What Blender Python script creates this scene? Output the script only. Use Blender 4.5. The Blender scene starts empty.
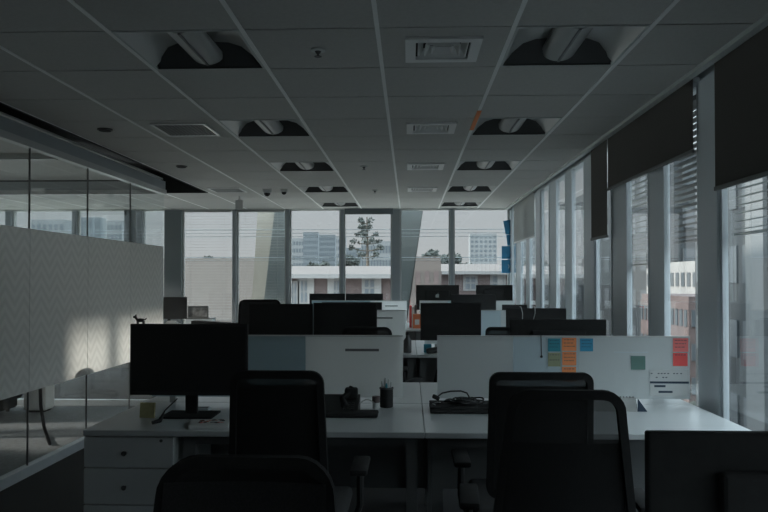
import bpy, bmesh, math, random
from mathutils import Vector, Matrix, Euler
random.seed(7)
R = math.radians
C = bpy.context.scene.collection
S = bpy.context.scene

# ------------------------------------------------------------------ camera
F = 725.0; CX = 384.0; CY = 268.1; EYE = 1.4
YAW = R(1.975); PITCH = R(0.9)
cam_d = bpy.data.cameras.new('camera'); cam = bpy.data.objects.new('camera', cam_d); C.objects.link(cam)
cam_d.sensor_width = 36; cam_d.lens = F/768*36; cam_d.shift_y = 12.1/768
try: S.cycles.transparent_max_bounces = 24; S.cycles.max_bounces = 12; S.cycles.diffuse_bounces = 6
except Exception: pass
cam_d.clip_start = 0.05; cam_d.clip_end = 2000
cam.location = (0, 0, EYE); cam.rotation_euler = (R(90)+PITCH, 0, YAW)
S.camera = cam
CM = Euler((R(90)+PITCH, 0, YAW)).to_matrix()
def at(px, py, Y):
    """world point seen at a photo pixel, at distance Y down the room"""
    d = CM @ Vector((px-CX, -(py-CY), -F)); s = Y/d.y
    return Vector((d.x*s, Y, EYE+d.z*s))
def ax(px, Y, py=300): return at(px, py, Y).x
def az(py, Y, px=400): return at(px, py, Y).z

# ------------------------------------------------------------------ world, sun, exposure
S.view_settings.view_transform = 'Standard'; S.view_settings.look = 'None'
S.view_settings.gamma = 1; S.view_settings.exposure = 0.0
try: S.view_settings.use_curve_mapping = False
except Exception: pass
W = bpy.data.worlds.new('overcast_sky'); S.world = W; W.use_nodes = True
nt = W.node_tree; nt.nodes.clear()
o_ = nt.nodes.new('ShaderNodeOutputWorld'); b_ = nt.nodes.new('ShaderNodeBackground')
tc = nt.nodes.new('ShaderNodeTexCoord'); sx = nt.nodes.new('ShaderNodeSeparateXYZ'); cr = nt.nodes.new('ShaderNodeValToRGB')
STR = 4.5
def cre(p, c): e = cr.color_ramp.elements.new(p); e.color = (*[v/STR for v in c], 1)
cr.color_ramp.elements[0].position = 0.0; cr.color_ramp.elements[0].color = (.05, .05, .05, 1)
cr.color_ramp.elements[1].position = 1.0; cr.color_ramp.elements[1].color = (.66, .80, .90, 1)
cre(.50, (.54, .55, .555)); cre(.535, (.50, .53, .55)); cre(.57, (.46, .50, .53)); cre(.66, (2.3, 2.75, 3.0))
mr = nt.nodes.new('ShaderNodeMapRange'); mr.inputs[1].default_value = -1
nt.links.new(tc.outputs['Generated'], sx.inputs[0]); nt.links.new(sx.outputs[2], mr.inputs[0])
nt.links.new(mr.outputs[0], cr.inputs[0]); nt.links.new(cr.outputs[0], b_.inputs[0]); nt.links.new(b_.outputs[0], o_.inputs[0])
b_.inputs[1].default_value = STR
sd = bpy.data.lights.new('sun', 'SUN'); sd.energy = 4.5; sd.angle = R(4); sd.color = (1, .93, .84)
sun = bpy.data.objects.new('sun', sd); C.objects.link(sun)
sun.rotation_euler = Vector((.82, .10, -.27)).to_track_quat('-Z', 'Y').to_euler()

# ------------------------------------------------------------------ materials
def mat(name, col, rough=.6, metal=0, noise=0, nscale=20, bump=0, bscale=200, spec=.5):
    m = bpy.data.materials.new(name); m.use_nodes = True; t = m.node_tree; p = t.nodes['Principled BSDF']
    p.inputs['Base Color'].default_value = (*col, 1); p.inputs['Roughness'].default_value = rough
    p.inputs['Metallic'].default_value = metal; p.inputs['Specular IOR Level'].default_value = spec
    if noise:
        tc = t.nodes.new('ShaderNodeTexCoord'); n = t.nodes.new('ShaderNodeTexNoise'); n.inputs['Scale'].default_value = nscale
        n.inputs['Detail'].default_value = 4
        r = t.nodes.new('ShaderNodeValToRGB')
        r.color_ramp.elements[0].position = .3; r.color_ramp.elements[1].position = .7
        r.color_ramp.elements[0].color = (*[c*(1-noise) for c in col], 1); r.color_ramp.elements[1].color = (*[min(1, c*(1+noise)) for c in col], 1)
        t.links.new(tc.outputs['Object'], n.inputs[0]); t.links.new(n.outputs[0], r.inputs[0]); t.links.new(r.outputs[0], p.inputs['Base Color'])
    if bump:
        tc = t.nodes.new('ShaderNodeTexCoord'); n = t.nodes.new('ShaderNodeTexNoise'); n.inputs['Scale'].default_value = bscale
        b = t.nodes.new('ShaderNodeBump'); b.inputs['Strength'].default_value = bump; b.inputs['Distance'].default_value = .002
        t.links.new(tc.outputs['Object'], n.inputs[0]); t.links.new(n.outputs[0], b.inputs['Height']); t.links.new(b.outputs[0], p.inputs['Normal'])
    return m
def glass_mat(name, tint=(.95, .96, .96), ior=1.5, refl=1.0):
    m = bpy.data.materials.new(name); m.use_nodes = True; t = m.node_tree; t.nodes.clear()
    o = t.nodes.new('ShaderNodeOutputMaterial'); mx = t.nodes.new('ShaderNodeMixShader'); tr = t.nodes.new('ShaderNodeBsdfTransparent')
    g = t.nodes.new('ShaderNodeBsdfGlossy'); g.inputs['Roughness'].default_value = .01
    # Schlick reflectance from |N.I|, the same from both sides of the thin pane
    ge = t.nodes.new('ShaderNodeNewGeometry'); dt = t.nodes.new('ShaderNodeVectorMath'); dt.operation = 'DOT_PRODUCT'
    t.links.new(ge.outputs['Normal'], dt.inputs[0]); t.links.new(ge.outputs['Incoming'], dt.inputs[1])
    def mth(op, a, b=None):
        n = t.nodes.new('ShaderNodeMath'); n.operation = op
        for k, v in enumerate((a, b)):
            if v is None: continue
            if isinstance(v, (int, float)): n.inputs[k].default_value = v
            else: t.links.new(v, n.inputs[k])
        return n.outputs[0]
    fo = mth('ADD', mth('MULTIPLY', mth('POWER', mth('SUBTRACT', 1.0, mth('ABSOLUTE', dt.outputs['Value'])), 5.0), .95), .04)
    tr.inputs[0].default_value = (*tint, 1); g.inputs[0].default_value = (refl, refl, refl, 1)
    t.links.new(fo, mx.inputs[0]); t.links.new(tr.outputs[0], mx.inputs[1]); t.links.new(g.outputs[0], mx.inputs[2]); t.links.new(mx.outputs[0], o.inputs[0])
    return m
def frosted_mat(name, col, clear=.1, trans=.5, herring=False):
    m = bpy.data.materials.new(name); m.use_nodes = True; t = m.node_tree; t.nodes.clear()
    N = t.nodes.new; L = t.links.new
    o = N('ShaderNodeOutputMaterial'); d = N('ShaderNodeBsdfDiffuse'); tl = N('ShaderNodeBsdfTranslucent'); tr = N('ShaderNodeBsdfTransparent')
    m1 = N('ShaderNodeMixShader'); m2 = N('ShaderNodeMixShader'); m1.inputs[0].default_value = trans; m2.inputs[0].default_value = clear
    d.inputs[0].default_value = (*col, 1); tl.inputs[0].default_value = (*col, 1)
    L(d.outputs[0], m1.inputs[1]); L(tl.outputs[0], m1.inputs[2]); L(m1.outputs[0], m2.inputs[1]); L(tr.outputs[0], m2.inputs[2]); L(m2.outputs[0], o.inputs[0])
    if herring:   # herringbone strips in the film: zigzag coordinate = z + |frac(y)-.5|
        tc = N('ShaderNodeTexCoord'); s = N('ShaderNodeSeparateXYZ'); L(tc.outputs['Object'], s.inputs[0])
        a = N('ShaderNodeMath'); a.operation = 'PINGPONG'; a.inputs[1].default_value = .12; L(s.outputs[1], a.inputs[0])
        b = N('ShaderNodeMath'); b.operation = 'ADD'; L(a.outputs[0], b.inputs[0]); L(s.outputs[2], b.inputs[1])
        c = N('ShaderNodeMath'); c.operation = 'PINGPONG'; c.inputs[1].default_value = .045; L(b.outputs[0], c.inputs[0])
        q = N('ShaderNodeMapRange'); q.inputs[1].default_value = .008; q.inputs[2].default_value = .036
        q.inputs[3].default_value = clear*.9; q.inputs[4].default_value = clear*1.1; L(c.outputs[0], q.inputs[0]); L(q.outputs[0], m2.inputs[0])
        r = N('ShaderNodeMapRange'); r.inputs[1].default_value = .008; r.inputs[2].default_value = .036
        r.inputs[3].default_value = .94; r.inputs[4].default_value = 1.05; L(c.outputs[0], r.inputs[0])
        mu = N('ShaderNodeVectorMath'); mu.operation = 'SCALE'; mu.inputs[0].default_value = col; L(r.outputs[0], mu.inputs[3])
        L(mu.outputs[0], d.inputs[0]); L(mu.outputs[0], tl.inputs[0])
    return m
M = dict(
    tile=mat('ceiling_tile', (.53, .52, .495), .95, noise=.04, nscale=60, bump=.3, bscale=300),
    tbar=mat('ceiling_grid_metal', (.90, .90, .88), .5),
    plenum=mat('dark_plenum', (.02, .02, .02), .9),
    carpet=mat('dark_carpet', (.045, .046, .048), .98, noise=.3, nscale=120, bump=.4),
    rug=mat('grey_carpet', (.23, .24, .25), .95, noise=.15, nscale=30, bump=.4),
    wall=mat('painted_wall', (.40, .41, .41), .8, noise=.03, nscale=5),
    midmetal=mat('mid_grey_mullion', (.36, .39, .41), .45),
    greymetal=mat('grey_powder_coat', (.72, .77, .80), .38, noise=.03, nscale=3),
    darkframe=mat('dark_grey_frame', (.19, .215, .225), .5, noise=.03, nscale=3),
    lightmetal=mat('brushed_light_metal', (.62, .63, .62), .35, .5),
    bulk=mat('bulkhead_paint', (.40, .43, .44), .5),
    glass=glass_mat('window_glass', (.95, .965, .965)),
    pglass=glass_mat('partition_glass', (.95, .965, .965)),
    film=frosted_mat('herringbone_frosted_film', (.97, .96, .94), .07, .62, True),
    blind=mat('charcoal_blind_fabric', (.105, .097, .088), .95, noise=.06, nscale=150),
    paleblind=frosted_mat('pale_blind_fabric', (.55, .56, .55), .02, .3),
    slat=mat('blind_slat', (.50, .51, .50), .4, .2),
    darkslat=mat('dark_blind_slat', (.10, .11, .11), .5),
    desk=mat('white_laminate', (.64, .66, .66), .28, noise=.02, nscale=8),
    desk_edge=mat('desk_edge_band', (.44, .46, .46), .45),
    leg=mat('grey_desk_leg', (.16, .165, .165), .5, noise=.02),
    screen=frosted_mat('frosted_acrylic', (.84, .865, .865), .12, .64),
    screenw=frosted_mat('white_acrylic', (.98, .99, .98), .06, .72),
    screen_tint=frosted_mat('tinted_acrylic', (.52, .63, .67), .14, .64),
    white=mat('white_board', (.62, .63, .62), .5, noise=.02),
    black=mat('black_plastic', (.022, .022, .022), .6, noise=.1, nscale=40),
    black2=mat('matte_black_plastic', (.035, .035, .035), .8, noise=.1, nscale=40, spec=.2),
    dark=mat('dark_display_glass', (.03, .03, .03), .25),
    chairframe=mat('chair_frame_black', (.03, .03, .03), .85, noise=.1, nscale=40, spec=.1),
    fabric=mat('black_seat_fabric', (.07, .07, .071), .95, noise=.2, nscale=200, bump=.4, bscale=400),
    chrome=mat('chrome', (.6, .6, .6), .2, 1),
    gun=mat('gunmetal', (.12, .12, .12), .4, .6),
    paper=mat('paper', (.74, .74, .72), .8, noise=.02),
    ink=mat('dark_ink', (.03, .05, .08), .8),
    teal=mat('teal_note', (.05, .30, .38), .8, noise=.04),
    blue=mat('blue_note', (.06, .33, .52), .8, noise=.04),
    orange=mat('orange_note', (.95, .33, .13), .8, noise=.04),
    olive=mat('olive_note', (.36, .38, .24), .8, noise=.04),
    pink=mat('pink_note', (.95, .24, .22), .8, noise=.04),
    red=mat('coral_red_note', (.95, .13, .12), .8, noise=.04),
    greygreen=mat('grey_green_note', (.14, .25, .22), .8, noise=.04),
    yellow=mat('pale_yellow_paper', (.50, .47, .25), .8, noise=.08, nscale=60),
    cobalt=mat('poster_blue', (.03, .20, .36), .6, noise=.15, nscale=6),
    box_orange=mat('orange_carton', (.75, .22, .10), .7, noise=.05),
    diffuser=mat('troffer_reflector', (.60, .60, .58), .3, .3),
    darkhouse=mat('dark_housing', (.07, .07, .07), .8),
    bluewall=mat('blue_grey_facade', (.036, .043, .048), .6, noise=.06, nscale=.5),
    bounce_slab=mat('pale_bounce_surface', (.86, .79, .70), .9, noise=.05, nscale=1),  # pale surface of the added slab that bounces daylight indoors
    darkasphalt=mat('dark_asphalt', (.07, .07, .07), .95, noise=.2, nscale=.2),
    palepanel=mat('pale_facade_panel', (.16, .17, .175), .7),
    brightwhite=mat('glossy_white_lacquer', (.88, .88, .86), .4),
    ventwhite=mat('vent_white_enamel', (.82, .82, .80), .4),
    tube=mat('lamp_diffuser', (.36, .37, .36), .35),
    brick=mat('reddish_brown_panel', (.14, .105, .10), .85, noise=.15, nscale=3),
    render_=mat('pale_render', (.32, .31, .30), .9, noise=.05, nscale=1),
    roofm=mat('pale_roof_sheet', (.15, .125, .112), .8, noise=.08, nscale=.6),
    beige=mat('beige_facade', (.19, .165, .148), .9, noise=.04, nscale=.6),
    tower=mat('haze_tinted_concrete', (.125, .14, .15), .9, noise=.04, nscale=.2),  # distance haze put into the wall colour as bluish grey
    tower2=mat('haze_paled_concrete', (.185, .19, .192), .9, noise=.04, nscale=.2),  # paler towers, distance haze likewise mixed into the colour
    twin=mat('tower_window_dark', (.085, .098, .108), .5),
    outwin=mat('house_window_glass', (.14, .16, .18), .4),
    white_out=mat('white_window_frame', (.26, .255, .25), .7),
    leaf=mat('tree_foliage', (.085, .095, .085), .9, noise=.4, nscale=3),
    bark=mat('tree_bark', (.12, .10, .08), .9, noise=.3, nscale=8),
    asphalt=mat('street_ground', (.55, .54, .52), .95, noise=.2, nscale=.2),
    concrete=mat('exterior_concrete', (.20, .225, .225), .85, noise=.06, nscale=2),
    warmconcrete=mat('beige_exterior_panel', (.42, .39, .34), .85, noise=.05, nscale=2),
    parapet=mat('parapet_white', (.34, .34, .33), .8, noise=.05, nscale=2),
    wood=mat('pale_wood_top', (.42, .36, .30), .5, noise=.15, nscale=6),
    ledge=mat('ceiling_edge_trim', (.58, .60, .58), .5),
)
def mesh_mat(name, col, alpha):
    m = bpy.data.materials.new(name); m.use_nodes = True; t = m.node_tree; t.nodes.clear()
    o = t.nodes.new('ShaderNodeOutputMaterial'); mx = t.nodes.new('ShaderNodeMixShader'); tr = t.nodes.new('ShaderNodeBsdfTransparent'); d = t.nodes.new('ShaderNodeBsdfDiffuse')
    d.inputs[0].default_value = (*col, 1); mx.inputs[0].default_value = alpha
    t.links.new(tr.outputs[0], mx.inputs[1]); t.links.new(d.outputs[0], mx.inputs[2]); t.links.new(mx.outputs[0], o.inputs[0]); return m
M['mesh'] = mesh_mat('woven_chair_mesh', (.06, .06, .06), .90)
M['openmesh'] = mesh_mat('open_chair_mesh', (.06, .06, .06), .80)

# ------------------------------------------------------------------ helpers
def BM(): return bmesh.new()
def box(bm, x0, x1, y0, y1, z0, z1, rot=None, piv=None):
    vs = [bm.verts.new((x, y, z)) for x in (x0, x1) for y in (y0, y1) for z in (z0, z1)]
    for f in ((0,1,3,2),(4,6,7,5),(0,4,5,1),(2,3,7,6),(0,2,6,4),(1,5,7,3)): bm.faces.new([vs[i] for i in f])
    if rot is not None:
        p = Vector(piv if piv else ((x0+x1)/2, (y0+y1)/2, (z0+z1)/2)); mt = Euler(rot).to_matrix()
        for v in vs: v.co = p + mt @ (v.co-p)
    return vs
def rbox(bm, x0, x1, y0, y1, z0, z1, r=.01, seg=2, rot=None, piv=None):
    b2 = bmesh.new(); box(b2, x0, x1, y0, y1, z0, z1)
    bmesh.ops.bevel(b2, geom=b2.edges[:], offset=r, segments=seg, affect='EDGES', profile=.5)
    if rot is not None:
        p = Vector(piv if piv else ((x0+x1)/2, (y0+y1)/2, (z0+z1)/2)); mt = Euler(rot).to_matrix()
        for v in b2.verts: v.co = p + mt @ (v.co-p)
    merge(bm, b2)
def merge(bm, b2):
    mp = {v: bm.verts.new(v.co) for v in b2.verts}
    for f in b2.faces:
        try: bm.faces.new([mp[v] for v in f.verts])
        except ValueError: pass
    b2.free()
def tube(bm, pts, r, seg=8, cap=True):
    pts = [Vector(p) for p in pts]; rs = r if isinstance(r, (list, tuple)) else [r]*len(pts)
    rings = []; n = len(pts)
    t0 = (pts[1]-pts[0]).normalized(); up = Vector((0,0,1)) if abs(t0.z) < .9 else Vector((1,0,0))
    u = t0.cross(up).normalized()
    for i, p in enumerate(pts):
        t = (pts[min(i+1, n-1)]-pts[max(i-1, 0)]).normalized()
        u = (u-t*u.dot(t)).normalized(); v = t.cross(u)
        rings.append([bm.verts.new(p+(u*math.cos(a)+v*math.sin(a))*rs[i]) for a in [2*math.pi*k/seg for k in range(seg)]])
    for a, b in zip(rings, rings[1:]):
        for k in range(seg): bm.faces.new((a[k], a[(k+1)%seg], b[(k+1)%seg], b[k]))
    if cap: bm.faces.new(rings[0][::-1]); bm.faces.new(rings[-1])
def lathe(bm, prof, c=(0,0,0), seg=16):
    rings = [[bm.verts.new((c[0]+r*math.cos(2*math.pi*k/seg), c[1]+r*math.sin(2*math.pi*k/seg), c[2]+z)) for k in range(seg)] for r, z in prof]
    for a, b in zip(rings, rings[1:]):
        for k in range(seg): bm.faces.new((a[k], a[(k+1)%seg], b[(k+1)%seg], b[k]))
    bm.faces.new(rings[0][::-1]); bm.faces.new(rings[-1])
def prism(bm, poly, axis, a, b):
    """extrude a 2D polygon along an axis ('x','y','z')"""
    def P(p, t): return {'x': (t, p[0], p[1]), 'y': (p[0], t, p[1]), 'z': (p[0], p[1], t)}[axis]
    A = [bm.verts.new(P(p, a)) for p in poly]; B = [bm.verts.new(P(p, b)) for p in poly]
    bm.faces.new(A); bm.faces.new(B[::-1]); n = len(poly)
    for i in range(n): bm.faces.new((A[i], B[i], B[(i+1)%n], A[(i+1)%n]))
def obj(name, bm, m, parent=None, smooth=False, label=None):
    bmesh.ops.recalc_face_normals(bm, faces=bm.faces[:])
    me = bpy.data.meshes.new(name); bm.to_mesh(me); bm.free()
    if smooth:
        for p in me.polygons: p.use_smooth = True
        try: me.set_sharp_from_angle(angle=R(40))
        except Exception: pass
    me.materials.append(M[m] if isinstance(m, str) else m)
    o = bpy.data.objects.new(name, me); C.objects.link(o)
    if parent: o.parent = parent
    if label: o['label'] = label
    return o
def tag(o, label=None, cat=None, group=None, kind=None):
    if label: o['label'] = label
    if cat: o['category'] = cat
    if group: o['group'] = group
    if kind: o['kind'] = kind
    return o
def thing(name, label, cat, loc=(0,0,0), rz=0, group=None):
    o = bpy.data.objects.new(name, None); C.objects.link(o); o.empty_display_size = .1
    o.location = loc; o.rotation_euler = (0, 0, rz); return tag(o, label, cat, group)
def struct(name, bm=None, m=None, parent=None, label=None):
    if bm is None:
        o = bpy.data.objects.new(name, None); C.objects.link(o)
    else: o = obj(name, bm, m, parent)
    o['kind'] = 'structure'
    if label: o['label'] = label
    return o
def dup(root, label, loc, rz=None, group=None):
    r = root.copy(); C.objects.link(r); r.location = loc; r['label'] = label
    if rz is not None: r.rotation_euler = (0, 0, rz)
    if group: r['group'] = group
    for ch in list(root.children):
        c = ch.copy(); C.objects.link(c); c.parent = r
        for g in list(ch.children):
            d = g.copy(); C.objects.link(d); d.parent = c
    return r

H = 2.51; XR = 1.60; XG = -2.73; YF = 11.36; YG = 7.95; XL = -6.9; YB = -1.6
G = .602

# ------------------------------------------------------------------ structure
bm = BM(); box(bm, XL, XR+.3, YB, YF+.3, -.3, 0); struct('floor', bm, 'carpet', label='dark office carpet floor')

# ceiling: lay-in tiles, skipping cells that hold a light or vent
x0 = -.14-4*G; y0c = 3.18-8*G
troffers = [(i, j) for i in (2, 5) for j in (8, 11, 14, 17, 20)]
vents = [(4, j) for j in (8, 11, 14, 17)]
cells_skip = set(troffers+vents)
YR = 9.1
bm = BM(); tb = BM()
for i in range(-8, 7):
    for j in range(0, 22):
        xa = x0+i*G; ya = y0c+j*G
        xb = min(xa+G, XR-.09); yb = min(ya+G, YF)
        if xa >= XR-.09 or ya >= YF: continue
        if (i, j) in cells_skip: continue
        if i < 0 and (ya < YR-.1): continue
        box(bm, xa+.006, xb-.006, ya+.006, yb-.006, H, H+.015)
box(bm, XL, XG, YB, YG, H, H+.015)          # meeting-room ceiling
ceil = struct('ceiling', bm, 'tile', label='suspended ceiling of square grey tiles')
for k in range(0, 8):
    X = x0+k*G
    if X > XR: continue
    box(tb, X-.010, X+.010, YB, YF, H-.004, H+.004)
for k in range(1, 6):
    box(tb, x0-k*G-.010, x0-k*G+.010, YR, YF, H-.004, H+.004)
obj('grid_rails', tb, 'tbar', ceil)
cb = BM()
for j in range(0, 22): box(cb, x0, XR-.08, y0c+j*G-.012, y0c+j*G+.012, H+.0155, H+.02)
obj('cross_rails', cb, 'darkhouse', ceil)
bm = BM(); box(bm, XL-.3, XR+.5, YB-.3, YF+.45, H+.30, H+.5); struct('ceiling_slab', bm, 'plenum', label='dark slab above the suspended ceiling')
# trims
bm = BM(); box(bm, XR-.105, XR-.062, YB, YF, H-.022, H+.02); struct('trim_1', bm, 'ledge', label='pale metal trim along the right edge of the ceiling')
bm = BM(); box(bm, XL, XR+.1, YF-.05, YF, H-.012, H+.02); struct('trim_2', bm, 'ledge', label='pale trim where the ceiling meets the far windows')

# back wall and left exterior wall of the meeting room
bm = BM(); box(bm, XL-.3, XR+.3, YB-.2, YB, 0, H+.3); struct('wall_back', bm, 'wall')
bm = BM(); box(bm, XL-.2, XL, YB, 5.2, 0, H+.3); box(bm, XL-.2, XL, 5.2, YF+.1, H-.1, H+.3); box(bm, XL-.2, XL, 8.9, 9.0, 0, H-.1); box(bm, XL-.2, XL, 11.2, YF+.1, 0, H-.1)
box(bm, XL-.2, XL, 6.0, 6.15, 0, H-.1); struct('wall_left', bm, 'wall')
wi = [0]
def window(axis, a, b, c, z0, z1, fr=.03, mat_='lightmetal', dep=.06):
    """axis 'x': spans x a..b at y=c ; axis 'y': spans y a..b at x=c"""
    wi[0] += 1; w = struct('window_%d' % wi[0])
    f = BM(); g = BM()
    def bx(m_, p, q, zl, zh, t):
        if axis == 'x': box(m_, p, q, c-t/2, c+t/2, zl, zh)
        else: box(m_, c-t/2, c+t/2, p, q, zl, zh)
    bx(f, a, a+fr, z0, z1, dep); bx(f, b-fr, b, z0, z1, dep); bx(f, a+fr, b-fr, z0, z0+fr, dep); bx(f, a+fr, b-fr, z1-fr, z1, dep)
    bx(g, a+fr, b-fr, z0+fr, z1-fr, .008)
    obj('window_frame', f, mat_, w); obj('window_pane', g, 'glass', w); return w
window('y', 5.2, 6.0, XL-.1, 0, H-.1); window('y', 6.15, 8.9, XL-.1, 0, H-.1); window('y', 9.0, 11.2, XL-.1, 0, H-.1)

# far window wall
zt = az(208.5, YF); zb = .08
bm = BM(); box(bm, XL, XR+.3, YF, YF+.3, zt, H+.3); box(bm, XL, XR+.3, YF, YF+.3, 0, zb)
struct('wall_far', bm, 'wall', label='window wall at the far end of the office')
mull = [(8, .09), (74, .07), (133, .28), (173, .27), (234.5, .05), (287.5, .05), (342, .045), (396, .12), (452, .045), (511, .04)]
mx = [(ax(p, YF), w) for p, w in mull]
ti = 2
for (X, w) in mx:
    ti += 1; bm = BM(); box(bm, X-w/2, X+w/2, YF-.02, YF+.16, zb, zt)
    struct('trim_%d' % ti, bm, 'darkframe' if w > .2 else 'midmetal', label='vertical window mullion of the far wall')
fwin = []
edges = [(XL, 0)]+mx+[(XR+.2, 0)]
for (A, wa), (B, wb) in zip(edges, edges[1:]):
    a = A+wa/2; b = B-wb/2
    if b-a > .1: fwin.append((a, b)); window('x', a, b, YF+.07, zb, zt, .025)

# right window wall: columns then bays
cols = [(-.95, .30), (1.38, .28), (3.88, .26), (6.40, .36), (8.90, .32), (11.35, .2)]
zt2 = H-.02; zb2 = .06
bm = BM(); box(bm, XR, XR+.10, YB, YF+.1, zt2, H+.3); box(bm, XR, XR+.10, YB, YF+.1, 0, zb2)
struct('wall_right', bm, 'greymetal', label='frame of the window wall along the right side')
for (Y, w) in cols:
    ti += 1; bm = BM(); rbox(bm, XR-.030, XR+.02, Y-w/2, Y+w/2, 0, H-.03, .008)
    struct('trim_%d' % ti, bm, 'greymetal', label='grey metal clad column of the right window wall')
for (Ya, wa), (Yb, wb) in zip(cols, cols[1:]):
    a = Ya+wa/2; b = Yb-wb/2; L_ = b-a
    s = [a, a+.26*L_, a+.38*L_, a+.61*L_, a+.78*L_, b]
    if Ya < 1.5:      # the near bays are two wide lights
        window('y', a, (a+b)/2, XR, zb2, zt2, .025, 'greymetal', .03)
        window('y', (a+b)/2, b, XR, zb2, zt2, .025, 'greymetal', .03)
        continue
    window('y', s[0], s[1], XR, zb2, zt2, .02, 'greymetal', .03)
    window('y', s[2], s[3], XR, zb2, zt2, .02, 'greymetal', .03)
    window('y', s[4], s[5], XR, zb2, zt2, .02, 'greymetal', .03)
    for q, (p0, p1, mm) in enumerate(((s[1], s[2], 'greymetal'), (s[3], s[4], 'greymetal'))):
        ti += 1; bm = BM(); box(bm, XR-.012+.004*q, XR+.03, p0, p1, zb2, zt2)
        struct('trim_%d' % ti, bm, mm, label='grey infill panel between window lights on the right')

# glass partition of the meeting room
gw = struct('wall_partition', label='glass wall of the meeting room on the left')
zg = 2.40
joints = [YB+.0, -.5, .35, 1.2, 2.1, 3.04, 3.98, 4.92, 5.86, 6.80, YG-.45, YG]
joints = [-.55+i*(YG+.55)/9 for i in range(10)]
joints = [YB]+joints
for a, b in zip(joints, joints[1:]):
    g = BM(); box(g, XG-.006, XG+.006, a+.003, b-.003, .06, 2.36); obj('glass_pane', g, 'pglass', gw)
    f = BM(); box(f, XG+.007, XG+.009, a+.003, b-.003, .595, 1.765); obj('frosted_film', f, 'film', gw)
for a, b in ((-3.9, XG-.02), (-5.1, -3.91), (XL, -5.11)):
    g = BM(); box(g, a, b, YG-.006, YG+.006, .06, 2.36); obj('glass_pane', g, 'pglass', gw)
    f = BM(); box(f, a, b, YG+.007, YG+.009, .595, 1.765); obj('frosted_film', f, 'film', gw)
for a in joints[1:-1]:
    r = BM(); box(r, XG-.006, XG+.0065, a-.0028, a+.0028, .07, 2.345); obj('silicone_joint', r, 'leg', gw)
r = BM(); box(r, XG-.03, XG+.03, YB, YG+.03, 0, .07); box(r, XL, XG-.03, YG-.03, YG+.03, 0, .07); obj('bottom_rail', r, 'greymetal', gw)
r = BM(); box(r, XG-.03, XG+.03, YB, YG+.03, 2.345, 2.395); box(r, XL, XG-.03, YG-.03, YG+.03, 2.345, 2.395); obj('top_rail', r, 'lightmetal', gw)
r = BM(); box(r, XG-.02, XG+.02, YB, YG+.02, 2.395, H-.02); box(r, XL, XG-.02, YG-.02, YG+.02, 2.395, H-.02); obj('header', r, 'bulk', gw)
r = BM(); box(r, XG-.01, XG+.01, YG-.01, YG+.01, .07, 2.345); obj('corner_post', r, 'pglass', gw)
# dark slot along the partition
r = BM(); box(r, x0-.012, x0, YB, YR, H-.012, H+.2); box(r, XL, x0, YR-.012, YR, H-.012, H+.2)
struct('trim_90', r, 'black2', label='dark recessed slot between ceiling and glass wall')

# ------------------------------------------------------------------ ceiling fittings
def troffer(i, j, label):
    xa = x0+i*G+.012; xb = xa+G-.024; ya = y0c+j*G+.006; yb = ya+G-.012
    w = xb-xa; d = yb-ya
    t = thing('ceiling_light', label, 'ceiling light', ((xa+xb)/2, (ya+yb)/2, H), 0, 'recessed ceiling lights')
    f = BM(); w2, d2 = w/2, d/2
    for (a, b, c_, e_) in ((-w2, w2, -d2, -d2+.012), (-w2, w2, d2-.012, d2), (-w2, -w2+.012, -d2+.012, d2-.012), (w2-.012, w2, -d2+.012, d2-.012)): box(f, a, b, c_, e_, -.003, .012)
    obj('frame', f, 'ledge', t)
    # curved white reflectors either side, dark end plates
    rf = BM()
    for s in (-1, 1):
        prof = [(s*(w2-.012), 0), (s*(w2-.05), .045), (s*(w2-.10), .078), (s*(w2-.16), .092), (s*.06, .095)]
        A = [rf.verts.new((x, -d2+.02, z)) for x, z in prof]; B = [rf.verts.new((x, d2-.05, z)) for x, z in prof]
        for k in range(len(prof)-1): rf.faces.new((A[k], A[k+1], B[k+1], B[k]))
    obj('reflector', rf, 'diffuser', t, True)
    ep = BM(); box(ep, -w2+.01, w2-.01, -d2+.004, -d2+.014, .0, .11); box(ep, -w2+.01, w2-.01, d2-.014, d2-.004, .0, .11)
    box(ep, -w2+.01, w2-.01, -d2+.004, d2-.004, .10, .11)
    prism(ep, [(-d2+.014, .006), (-d2+.014, .1), (-d2+.10, .1)], 'x', -w2+.02, w2-.02)
    prism(ep, [(d2-.014, .006), (d2-.014, .1), (d2-.16, .1)], 'x', -w2+.02, w2-.02)
    obj('housing', ep, 'darkhouse', t)
    tb = BM(); prof = [(.085*math.cos(R(180+15*k)), .060+.055*math.sin(R(180+15*k))) for k in range(13)]
    A = [tb.verts.new((x, -d2+.05, z)) for x, z in prof]; B = [tb.verts.new((x, d2-.06, z)) for x, z in prof]
    for k in range(12): tb.faces.new((A[k], A[k+1], B[k+1], B[k]))
    tb.faces.new(A); tb.faces.new(B[::-1]); lc = obj('lamp_cover', tb, 'tube', t, True)
    tb = BM(); box(tb, -.088, -.082, -d2+.05, d2-.06, .056, .066); box(tb, -.006, .006, -d2+.05, d2-.06, .000, .005); obj('cover_rib', tb, 'leg', lc)
rows = {8: 'nearest the camera', 11: 'in the second row from the camera', 14: 'in the third row from the camera', 17: 'in the fourth row from the camera', 20: 'closest to the far windows'}
for (i, j) in troffers:
    troffer(i, j, 'square recessed ceiling light %s, %s side of the ceiling' % (rows[j], 'left' if i == 2 else 'right'))
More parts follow.
